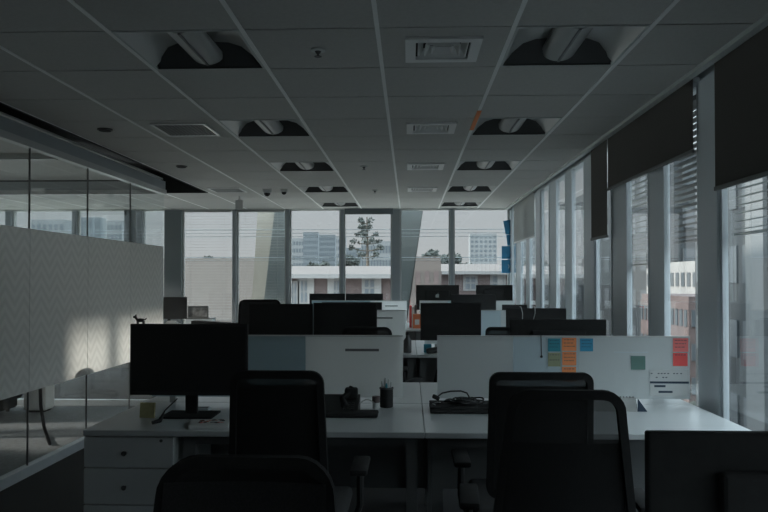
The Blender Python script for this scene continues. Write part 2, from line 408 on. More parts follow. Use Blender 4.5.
def vent(cx, cy, label, big=True):
    t = thing('ceiling_vent', label, 'air vent', (cx, cy, H), 0, 'square ceiling vents')
    f = BM(); o, i_ = .178, .128
    for (a, b, c_, d_) in ((-o, o, -o, -i_), (-o, o, i_, o), (-o, -i_, -i_, i_), (i_, o, -i_, i_)): box(f, a, b, c_, d_, -.012, .004)
    obj('frame', f, 'ventwhite', t)
    bk = BM(); box(bk, -.29, .29, -.29, .29, .05, .06); obj('duct_plate', bk, 'black2', t)
    # filler tile around the vent
    ft = BM()
    for (a, b, c_, d_) in ((-.295, .295, -.298, -o), (-.295, .295, o, .298), (-.295, -o, -o, o), (o, .295, -o, o)): box(ft, a, b, c_, d_, 0, .015)
    obj('tile_panel', ft, 'tile', t)
    for s in (-1, 1):
        for k in range(3):
            b = BM(); x = s*(.115-.034*k); hh = .115-.034*k
            prism(b, [(x, -.008), (x+s*.004, -.008), (x-s*.020, .034), (x-s*.024, .034)], 'y', -hh, hh); obj('louvre', b, 'ventwhite', t)
            b = BM(); prism(b, [(x, -.008), (x+s*.004, -.008), (x-s*.020, .034), (x-s*.024, .034)], 'x', -hh+.006, hh-.006); obj('louvre', b, 'ventwhite', t)
for (i, j) in vents:
    vent(x0+i*G+G/2, y0c+j*G+G/2, 'square louvred ceiling vent ' + {8: 'with a pale frame, nearest the camera', 11: 'second from the camera', 14: 'third from the camera', 17: 'closest to the far windows'}[j])
def grille(cx, cy, label):
    t = thing('return_grille', label, 'air vent', (cx, cy, H))
    f = BM(); a, b = .20, .21
    for q in ((-a, a, -b, -b+.02), (-a, a, b-.02, b), (-a, -a+.02, -b+.02, b-.02), (a-.02, a, -b+.02, b-.02)): box(f, *q, -.010, .0)
    obj('frame', f, 'lightmetal', t)
    g = BM()
    for k in range(13): y = -b+.03+k*.029; box(g, -a+.02, a-.02, y, y+.010, -.008, -.001)
    for k in range(12): x = -a+.035+k*.029; box(g, x, x+.008, -b+.02, b-.02, -.0075, -.001)
    obj('grid', g, 'leg', t)
grille(x0+1*G+G/2, y0c+11*G+G/2, 'flat grid return-air grille on the left of the ceiling')
grille(x0+0*G+G/2, y0c+17*G+G/2, 'small flat grille near the end of the glass wall')
def round_fit(name, px, py, r, label, cat, m='black2', prof=None, zoff=0):
    Y = (H-EYE)/((az(py, 1.0, px)-EYE)); X = ax(px, Y, py)
    t = thing(name, label, cat, (X, Y, H))
    b = BM(); lathe(b, [(r, -.001), (r, -.010), (r*.82, -.012)]); obj('trim_ring', b, 'ledge' if m != 'black2' else 'gun', t, True)
    b = BM(); lathe(b, prof or [(r*.78, -.012), (r*.78, -.016), (r*.3, -.017)]); obj('body', b, m, t, True)
    return t
round_fit('downlight', 105, 129, .055, 'dark round downlight left of the grid grille', 'downlight')
round_fit('downlight', 181.6, 166, .055, 'small dark round downlight farther along the left of the ceiling', 'downlight')
spr = [(.016, -.012), (.010, -.022), (.005, -.024), (.005, -.034), (.018, -.036), (.018, -.038)]
for px, py, nm in ((318, 49, 'nearest the camera'), (364, 166, 'in the middle of the ceiling'), (375, 190, 'closest to the far windows')):
    t = round_fit('sprinkler', px, py, .035, 'ceiling sprinkler head ' + nm, 'sprinkler', 'gun', spr); t['group'] = 'sprinkler heads'
for px, nm in ((267, 'larger dome security camera, left of the pair'), (284, 'smaller dome security camera, right of the pair')):
    t = round_fit('security_camera', px, 189.5, .06 if px < 270 else .045, nm, 'security camera', 'white', [(.055, -.012), (.052, -.04), (.046, -.045)] if px < 270 else [(.042, -.012), (.04, -.03), (.036, -.034)])
    b = BM(); r_ = .042 if px < 270 else .032; z_ = -.045 if px < 270 else -.034
    lathe(b, [(r_, z_)]+[(r_*math.cos(a), z_-r_*math.sin(a)) for a in (R(25), R(50), R(70), R(84))]); obj('lens_dome', b, 'dark', t, True)
b = BM(); Xe = ax(239, 9.6); box(b, Xe-.05, Xe+.05, 9.58, 9.61, 2.34, 2.46); box(b, Xe-.006, Xe+.006, 9.588, 9.60, 2.46, H)
tag(obj('hanging_sign', b, 'white'), 'small white sign hanging from the ceiling near the far windows', 'sign')
b = BM(); box(b, x0+5*G-.014, x0+5*G+.014, 4.75, 5.35, H-.009, H-.004)
tag(obj('tape_strip', b, 'orange'), 'short salmon tape strip stuck on a ceiling rail', 'tape')
# linear lamp in the meeting room
t = thing('linear_lamp', 'long thin lamp on the meeting room ceiling', 'ceiling light', (-4.3, 6.3, H))
b = BM(); box(b, -1.2, 1.2, -.05, .05, -.04, 0); obj('housing', b, 'lightmetal', t)
b = BM(); box(b, -1.18, 1.18, -.035, .035, -.05, -.04); obj('diffuser', b, 'tube', t)

# ------------------------------------------------------------------ blinds
def roller(name, y0, y1, zbot, label, m='blind', X=XR-.055):
    t = thing(name, label, 'blind', (X, y0, 0))
    b = BM(); box(b, -.001, .001, .004, y1-y0-.004, zbot, 2.50); obj('blind_fabric', b, m, t)
    b = BM(); rbox(b, -.008, .008, 0, y1-y0, zbot-.022, zbot, .004); obj('bottom_bar', b, 'lightmetal' if m == 'paleblind' else 'leg', t)
    b = BM(); tube(b, [(.022, .0, 2.485), (.022, y1-y0, 2.485)], .018, 12); obj('roller_tube', b, 'greymetal', t, True)
roller('roller_blind', 1.55, 3.71, 1.868, 'large charcoal roller blind nearest the camera, lowered a quarter')
roller('roller_blind', -.78, 1.22, 1.6, 'charcoal roller blind beside the camera')
roller('roller_blind', 3.985, 5.68, 2.11, 'wide charcoal roller blind between two grey columns, mostly raised')
roller('roller_blind', 5.70, 6.20, 1.75, 'narrow charcoal roller blind hanging lower than its neighbour')
roller('roller_blind', 9.10, 10.86, 1.95, 'pale grey roller blind beside the blue posters', 'paleblind', XR-.035)
def venetian(axis, a, b, c, z0, z1, pitch, dep, label, m='slat', tilt=0.0):
    n = int((z1-z0)/pitch)
    t = thing('venetian_blind', label, 'blind', (a, c, 0) if axis == 'x' else (c, a, 0)); w = b-a
    s = BM()
    for k in range(n):
        z = z0+.03+k*pitch
        if axis == 'x': box(s, 0, w, -dep/2, dep/2, z, z+.0015, (tilt, 0, 0))
        else: box(s, -dep/2, dep/2, 0, w, z, z+.0015, (0, tilt, 0))
    obj('slats', s, m, t)
    r = BM(); h = BM()
    if axis == 'x': box(r, 0, w, -dep/2, dep/2, z0, z0+.012); box(h, 0, w, -.02, .02, z1, z1+.03)
    else: box(r, -dep/2, dep/2, 0, w, z0, z0+.012); box(h, -.02, .02, 0, w, z1, z1+.03)
    obj('bottom_rail', r, m, t); obj('headrail', h, m, t)
    l = BM()
    for q in (.15, .85):
        if axis == 'x': tube(l, [(w*q, 0, z0), (w*q, 0, z1)], .0012, 4)
        else: tube(l, [(0, w*q, z0), (0, w*q, z1)], .0012, 4)
    obj('cords', l, m, t)
venetian('x', fwin[4][0]+.03, fwin[4][1]-.03, YF+.005, .75, zt-.05, .045, .022, 'fine slatted blind on the far window with the beige wall behind')
venetian('x', fwin[5][0]+.03, fwin[5][1]-.03, YF+.005, .75, zt-.05, .045, .022, 'fine slatted blind in front of the slanting dark outer column')
venetian('y', 4.06, 4.52, XR+.045, 1.62, 2.42, .037, .045, 'open slatted blind in the narrow light left of the near grey column', 'darkslat', .12)
venetian('y', 2.65, 3.70, XR+.045, 1.62, 2.42, .040, .03, 'slatted blind in the nearest right-hand window', 'slat')
venetian('y', 1.55, 2.6, XR+.045, 1.62, 2.42, .040, .03, 'slatted blind behind the near charcoal roller blind', 'slat')
venetian('y', 5.0, 5.5, XR+.045, 1.5, 2.42, .040, .03, 'slatted blind in the window light beside the narrow charcoal blind', 'slat')
b = BM(); X1, X2 = ax(345, YF), ax(393, YF); box(b, X1, X2, YF-.06, YF-.025, az(214.5, YF), zt)
tag(obj('blind_cassette', b, 'darkframe'), 'raised dark blind cassette above the window with the tree', 'blind')

# ------------------------------------------------------------------ office furniture
ZD = .74; PER = 3.22
def desk(loc, w, rear, label, group='white workstation desks', ped=False):
    """origin at left front floor corner, 0.79 deep; legs inset"""
    t = thing('office_desk', label, 'desk', loc, 0, group)
    b = BM(); rbox(b, .0006, w-.0006, .002, .732 if not rear else .79, ZD-.026, ZD, .003, 1); obj('tabletop', b, 'desk', t)
    lx = .43 if ped else .03
    for x in (lx, w-.08):
        b = BM(); box(b, x, x+.05, .06, .11, 0, ZD-.07); obj('leg', b, 'leg', t)
        b = BM(); box(b, x, x+.05, .64, .69, 0, ZD-.07); obj('leg', b, 'leg', t)
    b = BM(); box(b, lx, w-.03, .06, .11, ZD-.07, ZD-.026); box(b, lx, w-.03, .64, .69, ZD-.07, ZD-.026); box(b, lx, lx+.05, .11, .64, ZD-.07, ZD-.026); box(b, w-.08, w-.03, .11, .64, ZD-.07, ZD-.026)
    obj('frame', b, 'leg', t)
    yy = .70 if not rear else .02
    b = BM(); box(b, .001, w-.001, yy, yy+.018, .30, ZD-.07); obj('modesty_panel', b, 'leg', t)
    return t
XL0, XM, XR0 = -1.43, .068, 1.50
rowname = {0: 'front', 1: 'middle', 2: 'far'}
protos = {}
def place_desk(x, w, rear, y, label):
    k = (w, rear)
    if 'left of the front cluster, on the near' in label: desk((x, y, 0), w, rear, label, ped=True)
    elif k not in protos: protos[k] = desk((x, y, 0), w, rear, label)
    else: dup(protos[k], label, (x, y, 0))
for c in range(3):
    yb = 3.14+c*PER
    for rear in (0, 1):
        y = yb+.74*rear
        for side, x, w in (('left', XL0, XM-XL0-.0005), ('right', XM, XR0-XM)):
            place_desk(x, w, rear, y, 'white office desk, %s of the %s cluster, on the %s side of its screen' % (side, rowname[c], 'far' if rear else 'near'))
place_desk(XM, XR0-XM, 1, .645, 'white desk under the camera holding the cropped black monitor')
YS = 3.872
def screen_left(loc, label):
    t = thing('desk_screen', label, 'desk divider', loc, 0, 'desk divider screens')
    b = BM(); box(b, 0, .83, -.009, .009, .032, .356); obj('tinted_panel', b, 'screen_tint', t, label='darker tinted section')
    b = BM(); box(b, .832, 1.352, -.009, .009, .032, .356); obj('panel', b, 'screenw', t)
    b = BM(); box(b, 1.045, 1.225, -.012, -.0095, .278, .291); obj('slot_handle', b, 'leg', t)
    b = BM(); box(b, 0, 1.352, -.012, .012, .356, .362); obj('top_edge', b, 'lightmetal', t)
    for x in (.1, .7, 1.25): b = BM(); box(b, x, x+.03, -.010, .010, 0, .032); obj('bracket', b, 'lightmetal', t)
    return t
def screen_right(loc, label):
    t = thing('desk_screen', label, 'desk divider', loc, 0, 'desk divider screens')
    b = BM(); box(b, 0, .40, -.009, .009, .032, .356); obj('panel', b, 'screen', t)
    b = BM(); box(b, .402, .74, -.009, .009, .032, .356); obj('tinted_panel', b, 'screen_tint2', t, label='slightly bluish section')
    b = BM(); box(b, .742, 1.322, -.009, .009, .032, .356); obj('panel', b, 'screen', t)
    b = BM(); box(b, .93, 1.105, -.012, -.0095, .274, .279); obj('slot_handle', b, 'greymetal', t)
    b = BM(); box(b, 0, 1.322, -.012, .012, .356, .362); obj('top_edge', b, 'lightmetal', t)
    for x in (.1, .6, .78): b = BM(); box(b, x, x+.03, -.010, .010, 0, .032); obj('bracket', b, 'lightmetal', t)
    return t
M['screen_tint2'] = frosted_mat('bluish_acrylic', (.76, .85, .89), .13, .66)
sl = screen_left((-1.385, YS, ZD), 'left frosted screen of the front desks, with a dark slot handle')
srr = screen_right((.150, YS, ZD), 'right frosted screen of the front desks, covered in coloured notes')
for c, nm in ((1, 'middle'), (2, 'far')):
    dup(sl, 'left divider screen of the %s desks' % nm, (-1.385, YS+c*PER, ZD)); dup(srr, 'right divider screen of the %s desks' % nm, (.150, YS+c*PER, ZD))

# pedestal
t = thing('drawer_pedestal', 'white three-drawer pedestal with round knobs under the front left desk', 'drawer unit', (-1.428, 3.145, 0))
b = BM(); rbox(b, 0, .40, .02, .60, .03, .712, .004, 1); obj('body', b, 'desk_edge', t)
for k, (z0, z1) in enumerate(((.576, .708), (.416, .571), (.04, .411))):
    d = BM(); rbox(d, .002, .398, 0, .019, z0, z1, .002, 1); dr = obj('drawer', d, 'desk', t); zk = (z0+z1)/2 if k < 2 else .33
    kb = BM(); tube(kb, [(.187, 0, zk), (.187, -.010, zk), (.187, -.020, zk)], [.005, .006, .011], 12); obj('knob', kb, 'gun', dr, True)
b = BM(); tube(b, [(.345, -.003, .695), (.345, .001, .695)], .007, 12); obj('lock', b, 'gun', t, True)
b = BM()
for x in (.04, .36):
    for y in (.06, .54): tube(b, [(x-.01, y, .018), (x+.01, y, .018)], .018, 10)
obj('caster', b, 'black', t)

def monitor(name, px0, px1, py_top, Y, label, ratio=.60, group=None, logo=False, back=True, neckz=None, rz=0):
    """screen whose sides fall between two sight lines at distance Y"""
    xa, xb = ax(px0, Y, py_top), ax(px1, Y, py_top); zt_ = az(py_top, Y, (px0+px1)/2)
    w = xb-xa; h = w*ratio; top = zt_-ZD; bot = top-h
    if bot < .03: bot = .03
    t = thing(name, label, 'monitor', ((xa+xb)/2, Y, ZD+.0005), rz, group)
    s = 1 if back else -1     # +1: rear shell faces the camera
    b = BM(); rbox(b, -w/2, w/2, -.012, .012, bot, top, .004, 2); cs = obj('casing', b, 'black2', t)
    b = BM(); box(b, -w/2+.012, w/2-.012, s*.0125-.0005, s*.0125+.0005, bot+.018, top-.012); obj('display', b, 'dark', t)
    b = BM(); rbox(b, -w*.28, w*.28, -s*.022-.012, -s*.022+.012, bot+h*.2, top-h*.2, .008, 2); obj('rear_housing', b, 'black2', t)
    b = BM(); rbox(b, -.03, .03, -s*.045-.012, -s*.045+.012, .008, bot+h*.5, .006, 2); obj('stand_neck', b, 'black2', t)
    b = BM(); rbox(b, -w*.22, w*.22, -s*.03-.09, -s*.03+.09, 0, .010, .004, 2); obj('stand_base', b, 'black2', t)
    if logo:
        c0 = (bot+top)/2+.02; b = BM()
        pts = []
        for k in range(28):
            a = 2*math.pi*k/28; rr = .030*(1-.12*abs(math.sin(a))**6)*(1+.10*abs(math.sin(a*1))); x = rr*math.cos(a)
            if abs(a) < .45 or a > 2*math.pi-.45: x -= .010
            pts.append((x, c0+rr*math.sin(a)*1.02))
        prism(b, pts, 'y', -.0365, -.0345)
        prism(b, [(0, c0+.034), (.006, c0+.044), (.014, c0+.048), (.010, c0+.038)], 'y', -.0365, -.0345)
        obj('logo', b, 'lightmetal', t)
    return t
monitor('computer_monitor', 131, 248, 324, 3.46, 'large black monitor on the front left desk, figurine on top', .60, back=False)
monitor('computer_monitor', 249, 313, 303.8, 6.72, 'black monitor on the middle desks, left of two touching', .62, 'monitors of the middle desks', back=False)
monitor('computer_monitor', 313.5, 377, 302.8, 6.70, 'black monitor on the middle desks, right of two touching', .62, 'monitors of the middle desks', back=False)
monitor('computer_monitor', 420.5, 481, 303, 6.70, 'black monitor right of the gap between the screens', .62, 'monitors of the middle desks', back=False)
monitor('computer_monitor', 506, 566, 308.2, 6.68, 'black monitor with two pale cables, behind the wide one near the right windows', .60, 'monitors of the middle desks', back=False)
monitor('computer_monitor', 510, 606, 319.4, 4.34, 'wide black monitor seen from behind above the noted screen', .56)
monitor('computer_monitor', 309.5, 345, 293.6, 10.72, 'black far monitor under the tree window, left half of a wide pair', .6, 'far black monitors')
monitor('computer_monitor', 346, 383, 293.6, 10.72, 'black far monitor under the tree window, right half of a wide pair', .6, 'far black monitors')
monitor('computer_monitor', 322, 382, 302.2, 9.85, 'wide low black monitor just behind the touching pair', .40, back=False)
monitor('computer_monitor', 416, 459, 285, 10.66, 'black far computer with a small silver logo on its back', .58, logo=True)
monitor('computer_monitor', 476, 512.5, 285, 10.75, 'dark grey far monitor below the blue posters', .58)
monitor('computer_monitor', 451, 496, 294.5, 9.85, 'black far monitor between the logo computer and the dark grey one', .6, back=False)
monitor('computer_monitor', 502, 527, 304.6, 9.80, 'small black monitor peeking out left of the cabled one', .62, back=False)
# cropped one close to the camera
monitor('computer_monitor', 646, 960, 432.5, 1.27, 'big black monitor cropped at the bottom right corner', .6)
# pale cables over the cabled monitor
for (p, q, lb) in ((521, 522.5, 'left pale cable hanging over the cabled monitor'), (535, 533.5, 'right pale cable hanging over the cabled monitor')):
    b = BM(); A = at(p, 307.5, 6.63); B = at(q, 319, 6.63); A.z += .0
    tube(b, [A+Vector((0, .06, .004)), A+Vector((0, .0, .006)), (A+B)/2+Vector((.006, -.01, 0)), B, B+Vector((0, 0, -.2)), Vector((B.x, 6.60, ZD+.004))], .0035, 6)
    tag(obj('cable', b, 'white', None, True), lb, 'cable')

# ------------------------------------------------------------------ chairs
def rr_loop(w0, w1, z0, z1, r, n=6):
    """rounded trapezoid outline in xz, w0 width at bottom, w1 at top"""
    cs = [(w0/2, z0, -90), (w1/2, z1, 0), (-w1/2, z1, 90), (-w0/2, z0, 180)]; pts = []
    for (x, z, a0) in cs:
        cx = x-math.copysign(r, x); cz = z-r if z == z1 else z+r
        for k in range(n+1):
            a = R(a0+90*k/n); pts.append((cx+r*math.cos(a), cz+r*math.sin(a)))
    return pts
def office_chair(label, loc, rz, top=1.05, wt=.37, wb=.42, band=.055, open_=False, rad=.05, pz=.55):
    t = thing('office_chair', label, 'office chair', loc, rz, 'black mesh office chairs')
    def lean(z): return -.235-.10*(z-.55)**1.0
    outer = rr_loop(wb, wt, pz, top, rad); inner = rr_loop(wb-.05, wt-.05, pz+.03, top-.028, max(rad-.02, .015))
    b = BM()
    def ring(p, dy): return [b.verts.new((x, lean(z)+dy+.55*x*x, z)) for x, z in p]
    O1, O2, I1, I2 = ring(outer, -.014), ring(outer, .014), ring(inner, -.014), ring(inner, .014); n = len(outer)
    for k in range(n):
        j = (k+1) % n
        b.faces.new((O1[k], O1[j], I1[j], I1[k])); b.faces.new((O2[k], I2[k], I2[j], O2[j])); b.faces.new((O1[k], O2[k], O2[j], O1[j])); b.faces.new((I1[k], I1[j], I2[j], I2[k]))
    obj('backrest_frame', b, 'chairframe', t, True)
    def panel(z0, z1, dy, th=.0):
        b = BM(); nz, nx = 8, 8; g = []
        for i in range(nz+1):
            z = z0+(z1-z0)*i/nz; ww = (wb-.045)+((wt-.045)-(wb-.045))*(z-pz)/(top-pz)
            if z > top-.04: ww -= .02
            g.append([b.verts.new((ww*(k/nx-.5), lean(z)+dy+.55*(ww*(k/nx-.5))**2, z)) for k in range(nx+1)])
        for i in range(nz):
            for k in range(nx): b.faces.new((g[i][k], g[i][k+1], g[i+1][k+1], g[i+1][k]))
        if th: bmesh.ops.solidify(b, geom=b.faces[:], thickness=th)
        return b
    obj('back_mesh', panel(pz+.02, top-.02, 0, .004), 'openmesh' if open_ else 'mesh', t, True)
    lo = top-band if not open_ else top-.17
    obj('lumbar_pad', panel(pz+.03, lo, .02, .012), 'fabric', t, True)
    b = BM(); rbox(b, -.24, .24, -.20, .26, .44, .50, .025, 3); obj('seat', b, 'fabric', t, True)
    b = BM(); rbox(b, -.04, .04, -.27, -.24, .40, .62, .012, 2); rbox(b, -.04, .04, -.27, 0, .40, .435, .012, 2); obj('back_bracket', b, 'black', t, True)
    for s in (-1, 1):
        b = BM(); tube(b, [(s*.20, -.02, .43), (s*.27, -.02, .44), (s*.29, -.02, .50), (s*.29, -.02, .64)], .014, 8); ar = obj('armrest', b, 'black', t, True)
        b = BM(); rbox(b, s*.29-.035, s*.29+.035, -.13, .11, .64, .665, .010, 2); obj('arm_pad', b, 'black2', ar, True)
    b = BM(); lathe(b, [(.028, .10), (.028, .25), (.018, .255), (.018, .41), (.06, .415), (.06, .44)]); obj('gas_lift', b, 'black', t, True)
    b = BM()
    for k in range(5):
        a = R(72*k+18); c, s = math.cos(a), math.sin(a); tube(b, [(c*.02, s*.02, .10), (c*.16, s*.16, .088), (c*.30, s*.30, .068)], [.026, .020, .014], 8)
    obj('star_base', b, 'black', t, True)
    for k in range(5):
        a = R(72*k+18); c, s = math.cos(a), math.sin(a); b = BM(); tube(b, [(c*.30-s*.022, s*.30+c*.022, .028), (c*.30+s*.022, s*.30-c*.022, .028)], .028, 12); obj('caster', b, 'black2', t, True)
    return t
def chair_at(px, pyt, Yback, label, rz=0, **kw):
    z = az(pyt, Yback, px); X = ax(px, Yback, pyt)
    # backrest sits .25 behind the origin in the chair's own frame
    off = Vector((0, -.27, 0)); off.rotate(Euler((0, 0, rz)))
    return office_chair(label, (X-off.x, Yback-off.y, 0), rz, top=z, **kw)
chair_at(277, 370.5, 2.66, 'black mesh office chair in front of the large left monitor', wt=.345, wb=.375)
chair_at(541.5, 372.5, 2.80, 'black mesh office chair under the orange notes, the taller of the overlapping pair', wt=.395, wb=.41, rad=.04)
chair_at(566, 389.5, 2.25, 'black office chair with open mesh, the lower and nearer of the overlapping pair', wt=.36, wb=.46, open_=True, rad=.07, rz=R(-3), pz=.50)
chair_at(248, 456, 1.72, 'black office chair cropped at the bottom edge beside the pedestal', rz=R(180), wt=.42, wb=.46, rad=.09)
chair_at(367, 327, 5.80, 'black office chair in front of the touching monitor pair', wt=.40, wb=.42, rad=.06)
chair_at(511, 327, 5.80, 'black office chair in front of the cabled monitor', wt=.40, wb=.42, rad=.04)
chair_at(260, 299.5, 8.6, 'black office chair whose rounded back rises above the left monitor pair', rz=R(180), wt=.50, wb=.50, rad=.07, band=.02)
chair_at(462, 366, 5.5, 'black office chair glimpsed through the gap between the front screens', wt=.38, wb=.42, rz=R(160))

# ------------------------------------------------------------------ small things on the front desks
def rect_on(name, px0, px1, py0, py1, Y, m, label, cat, th=.002, parent=None):
    A = at(px0, py1, Y); B = at(px1, py0, Y); b = BM(); box(b, A.x, B.x, Y-th/2, Y+th/2, A.z, B.z); o = obj(name, b, m, parent)
    if label: tag(o, label, cat)
    return o
YN = YS-.0135
def note(px0, px1, py0, py1, m, label, lines=3, Y=YN):
    o = thing('sticky_note', label, 'sticky note', (0, 0, 0))
    A = at(px0, py1, Y); B = at(px1, py0, Y); o.location = ((A.x+B.x)/2, Y, (A.z+B.z)/2); w = (B.x-A.x)/2; h = (B.z-A.z)/2
    b = BM(); box(b, -w, w, -.0008, .0008, -h, h); obj('sheet', b, m, o)
    if lines:
        b = BM()
        for k in range(lines):
            z = h*.7-k*h*1.5/lines; x = -w*.75
            while x < w*.6:
                L = random.uniform(.006, .016); box(b, x, min(x+L, w*.8), -.0014, -.0009, z-.0016, z+.0016); x += L+.004
        obj('handwriting', b, 'ink', o)
    return o
note(548, 560.5, 338.5, 351.5, 'teal', 'teal sticky note, top left of the orange column')
note(562, 576.3, 337.8, 350.8, 'orange', 'orange sticky note at the top of the orange column')
note(580, 593, 338.5, 351.3, 'blue', 'blue sticky note right of the orange column')
note(548, 560.5, 352.8, 366.4, 'olive', 'olive sticky note below the teal one', 2)
note(562.3, 576.2, 351.8, 365.4, 'orange', 'orange sticky note in the middle of the orange column')
note(562, 576, 366.8, 381, 'orange', 'orange sticky note half hidden by the chair back', 2)
note(673, 688.2, 338.3, 351.8, 'pink', 'pink sticky note at the top right corner of the screen', 3)
note(673, 687.5, 353, 366, 'red', 'coral red sticky note directly below the pink one', 1)
note(631, 645.3, 356, 369.6, 'greygreen', 'plain grey green sticky note alone on the screen', 0)
# printed chart
A = at(650, 396, YN); B = at(688.7, 370, YN)
t = thing('printed_chart', 'white printed sheet with dark bars at the screen corner', 'paper', ((A.x+B.x)/2, YN, (A.z+B.z)/2)); w = (B.x-A.x)/2; h = (B.z-A.z)/2
b = BM(); box(b, -w, w, -.0006, .0006, -h, h); obj('sheet', b, 'white', t)
b = BM()
for (u0, u1, v0, v1) in ((0, 1, .44, .52), (.11, .40, .58, .66), (.22, .58, .80, .88)): box(b, -w+2*w*u0, -w+2*w*u1, -.0012, -.0007, h-2*h*v1, h-2*h*v0)
obj('chart_bars', b, 'ink', t)
b = BM()
for (u, v) in ((.02, .12), (.2, .12), (.28, .12), (.36, .12), (.45, .12), (.6, .12), (.68, .12), (.78, .12), (.15, .27), (.32, .27), (.4, .27)): box(b, -w+2*w*u, -w+2*w*(u+.045), -.0012, -.0007, h-2*h*(v+.035), h-2*h*v)
obj('print', b, 'ink', t)
# hanging cord on the screen
b = BM(); A = at(541, 337, YS-.016); B = at(541.5, 356, YS-.016)
tube(b, [A+Vector((0, .03, .008)), A+Vector((0, 0, .006)), (A+B)/2, B], .0025, 6); tube(b, [B+Vector((0, 0, .004)), B, B-Vector((0, 0, .006)), B-Vector((0, 0, .010))], [.003, .007, .007, .003], 8)
tag(obj('beaded_string', b, 'black', None, True), 'thin dark cord with a bead hanging over the screen', 'string')
# toy pine silhouetted behind the right screen
Xt = ax(505, YS+.06); t = thing('toy_tree', 'small toy tree seen dimly through the right frosted screen', 'figurine', (Xt, YS+.05, ZD))
b = BM(); lathe(b, [(.03, 0), (.03, .012), (.010, .02), (.010, .10)]); obj('trunk', b, 'black2', t, True)
b = BM(); lathe(b, [(.010, .10), (.042, .10), (.020, .15), (.034, .15), (.014, .19), (.024, .19), (.003, .235)]); obj('crown', b, 'black2', t, True)
# desk calendar
A = at(590, 406, 3.70); Xc = ax(590, 3.72); X2 = ax(634, 3.72)
t = thing('desk_calendar', 'white tent desk calendar at the foot of the right screen', 'calendar', (Xc, 3.72, ZD), R(-2))
w = X2-Xc; b = BM(); v = [b.verts.new(p) for p in ((0, -.045, 0), (w, -.045, 0), (w, 0, .065), (0, 0, .065))]; b.faces.new(v); bmesh.ops.solidify(b, geom=b.faces[:], thickness=.002); obj('page', b, 'paper', t)
b = BM(); prism(b, [(-.043, 0), (.045, 0), (0, .064)], 'x', w, w+.002); v = [b.verts.new(p) for p in ((0, .047, 0), (w, .047, 0), (w, .002, .065), (0, .002, .065))]; b.faces.new(v)
obj('card_stand', b, 'leg', t)
b = BM(); prism(b, [(w+.003, 0), (w+.050, 0), (w+.006, .062), (w+.003, .062)], 'y', -.04, -.037); obj('side_flap', b, 'ink', t, label='dark triangular side flap')
b = BM()
for k in range(14): x = .01+k*(w-.02)/13; box(b, x-.001, x+.001, -.004, .004, .062, .070)
obj('spiral', b, 'gun', t)

# figurine on the monitor
Xf = ax(140, 3.46); Zf = az(324, 3.46, 140)+.0003
t = thing('toy_dog', 'tiny dark animal figurine standing on top of the left monitor', 'figurine', (Xf, 3.46, Zf))
b = BM(); tube(b, [(-.014, 0, .016), (0, 0, .018), (.020, 0, .017)], [.009, .010, .008], 10)
for x in (-.010, .018):
    for y in (-.006, .006): tube(b, [(x, y, .014), (x, y, 0)], [.004, .003], 6)
tube(b, [(-.012, 0, .018), (-.020, 0, .030), (-.023, 0, .035)], [.006, .006, .007], 8)
tube(b, [(-.022, 0, .034), (-.032, 0, .032)], [.007, .004], 8)
for y in (-.004, .004): tube(b, [(-.021, y, .038), (-.019, y, .046)], [.003, .001], 5)
tube(b, [(.024, 0, .020), (.033, 0, .028)], [.003, .002], 5)
obj('body', b, 'gun', t, True)
# yellow paper
Xy0, Xy1 = ax(138, 3.40), ax(153, 3.40)
t = thing('paper_pad', 'pale yellow paper pad standing below the left monitor corner', 'note pad', ((Xy0+Xy1)/2, 3.43, ZD), R(-6))
b = BM(); box(b, -(Xy1-Xy0)/2, (Xy1-Xy0)/2, -.006, .006, 0, .072, (R(-6), 0, 0), (0, 0, 0)); obj('sheets', b, 'yellow', t)
b = BM(); box(b, -(Xy1-Xy0)/2, (Xy1-Xy0)/2, .006, .008, 0, .070, (R(-6), 0, 0), (0, 0, 0)); obj('backing', b, 'leg', t)
# plug cable
b = BM(); P0 = Vector((ax(152.5, 3.27), 3.27, ZD+.008)); P1 = Vector((ax(175, 3.4), 3.44, ZD+.09))
tube(b, [P0, P0+Vector((.03, .02, .006)), P0.lerp(P1, .5)+Vector((0, 0, .0)), P1], [.008, .010, .003, .003], 8)
tag(obj('plug_cable', b, 'black', None, True), 'short black cable with a plug lying in front of the left monitor', 'cable')
# magazine with crumpled thing
t = thing('magazine', 'pale magazine with a colourful cover lying right of the monitor stand', 'magazine', (ax(211, 3.26), 3.26, ZD), R(8))
b = BM(); rbox(b, -.088, .085, -.07, .07, 0, .016, .002, 1); obj('pages', b, 'paper', t)
b = BM(); box(b, -.066, .068, -.046, .05, .0162, .0168); obj('cover_print', b, 'teal2', t) if 'teal2' in M else b.free()
for k, (m, n_) in enumerate((('box_orange', 7), ('black2', 8), ('red', 4), ('leg', 5))):
    b = BM()
    for _ in range(n_):
        x, y = random.uniform(-.055, .05), random.uniform(-.03, .04); s = random.uniform(.008, .016)
        box(b, x, x+s*1.6, y, y+s, .0163, .0168+.0002*k, (0, 0, random.uniform(0, 3)))
    obj('cover_picture', b, m, t)
# small dark/clear tray right behind
t = thing('glass_tray', 'small grey tray behind the magazine', 'tray', (ax(198, 3.56), 3.60, ZD)); b = BM(); rbox(b, -.05, .05, -.03, .03, 0, .02, .004); obj('tray_body', b, 'greymetal', t)
b = BM(); box(b, -.042, .042, -.022, .022, .0202, .0215); obj('tray_lining', b, 'leg', t)
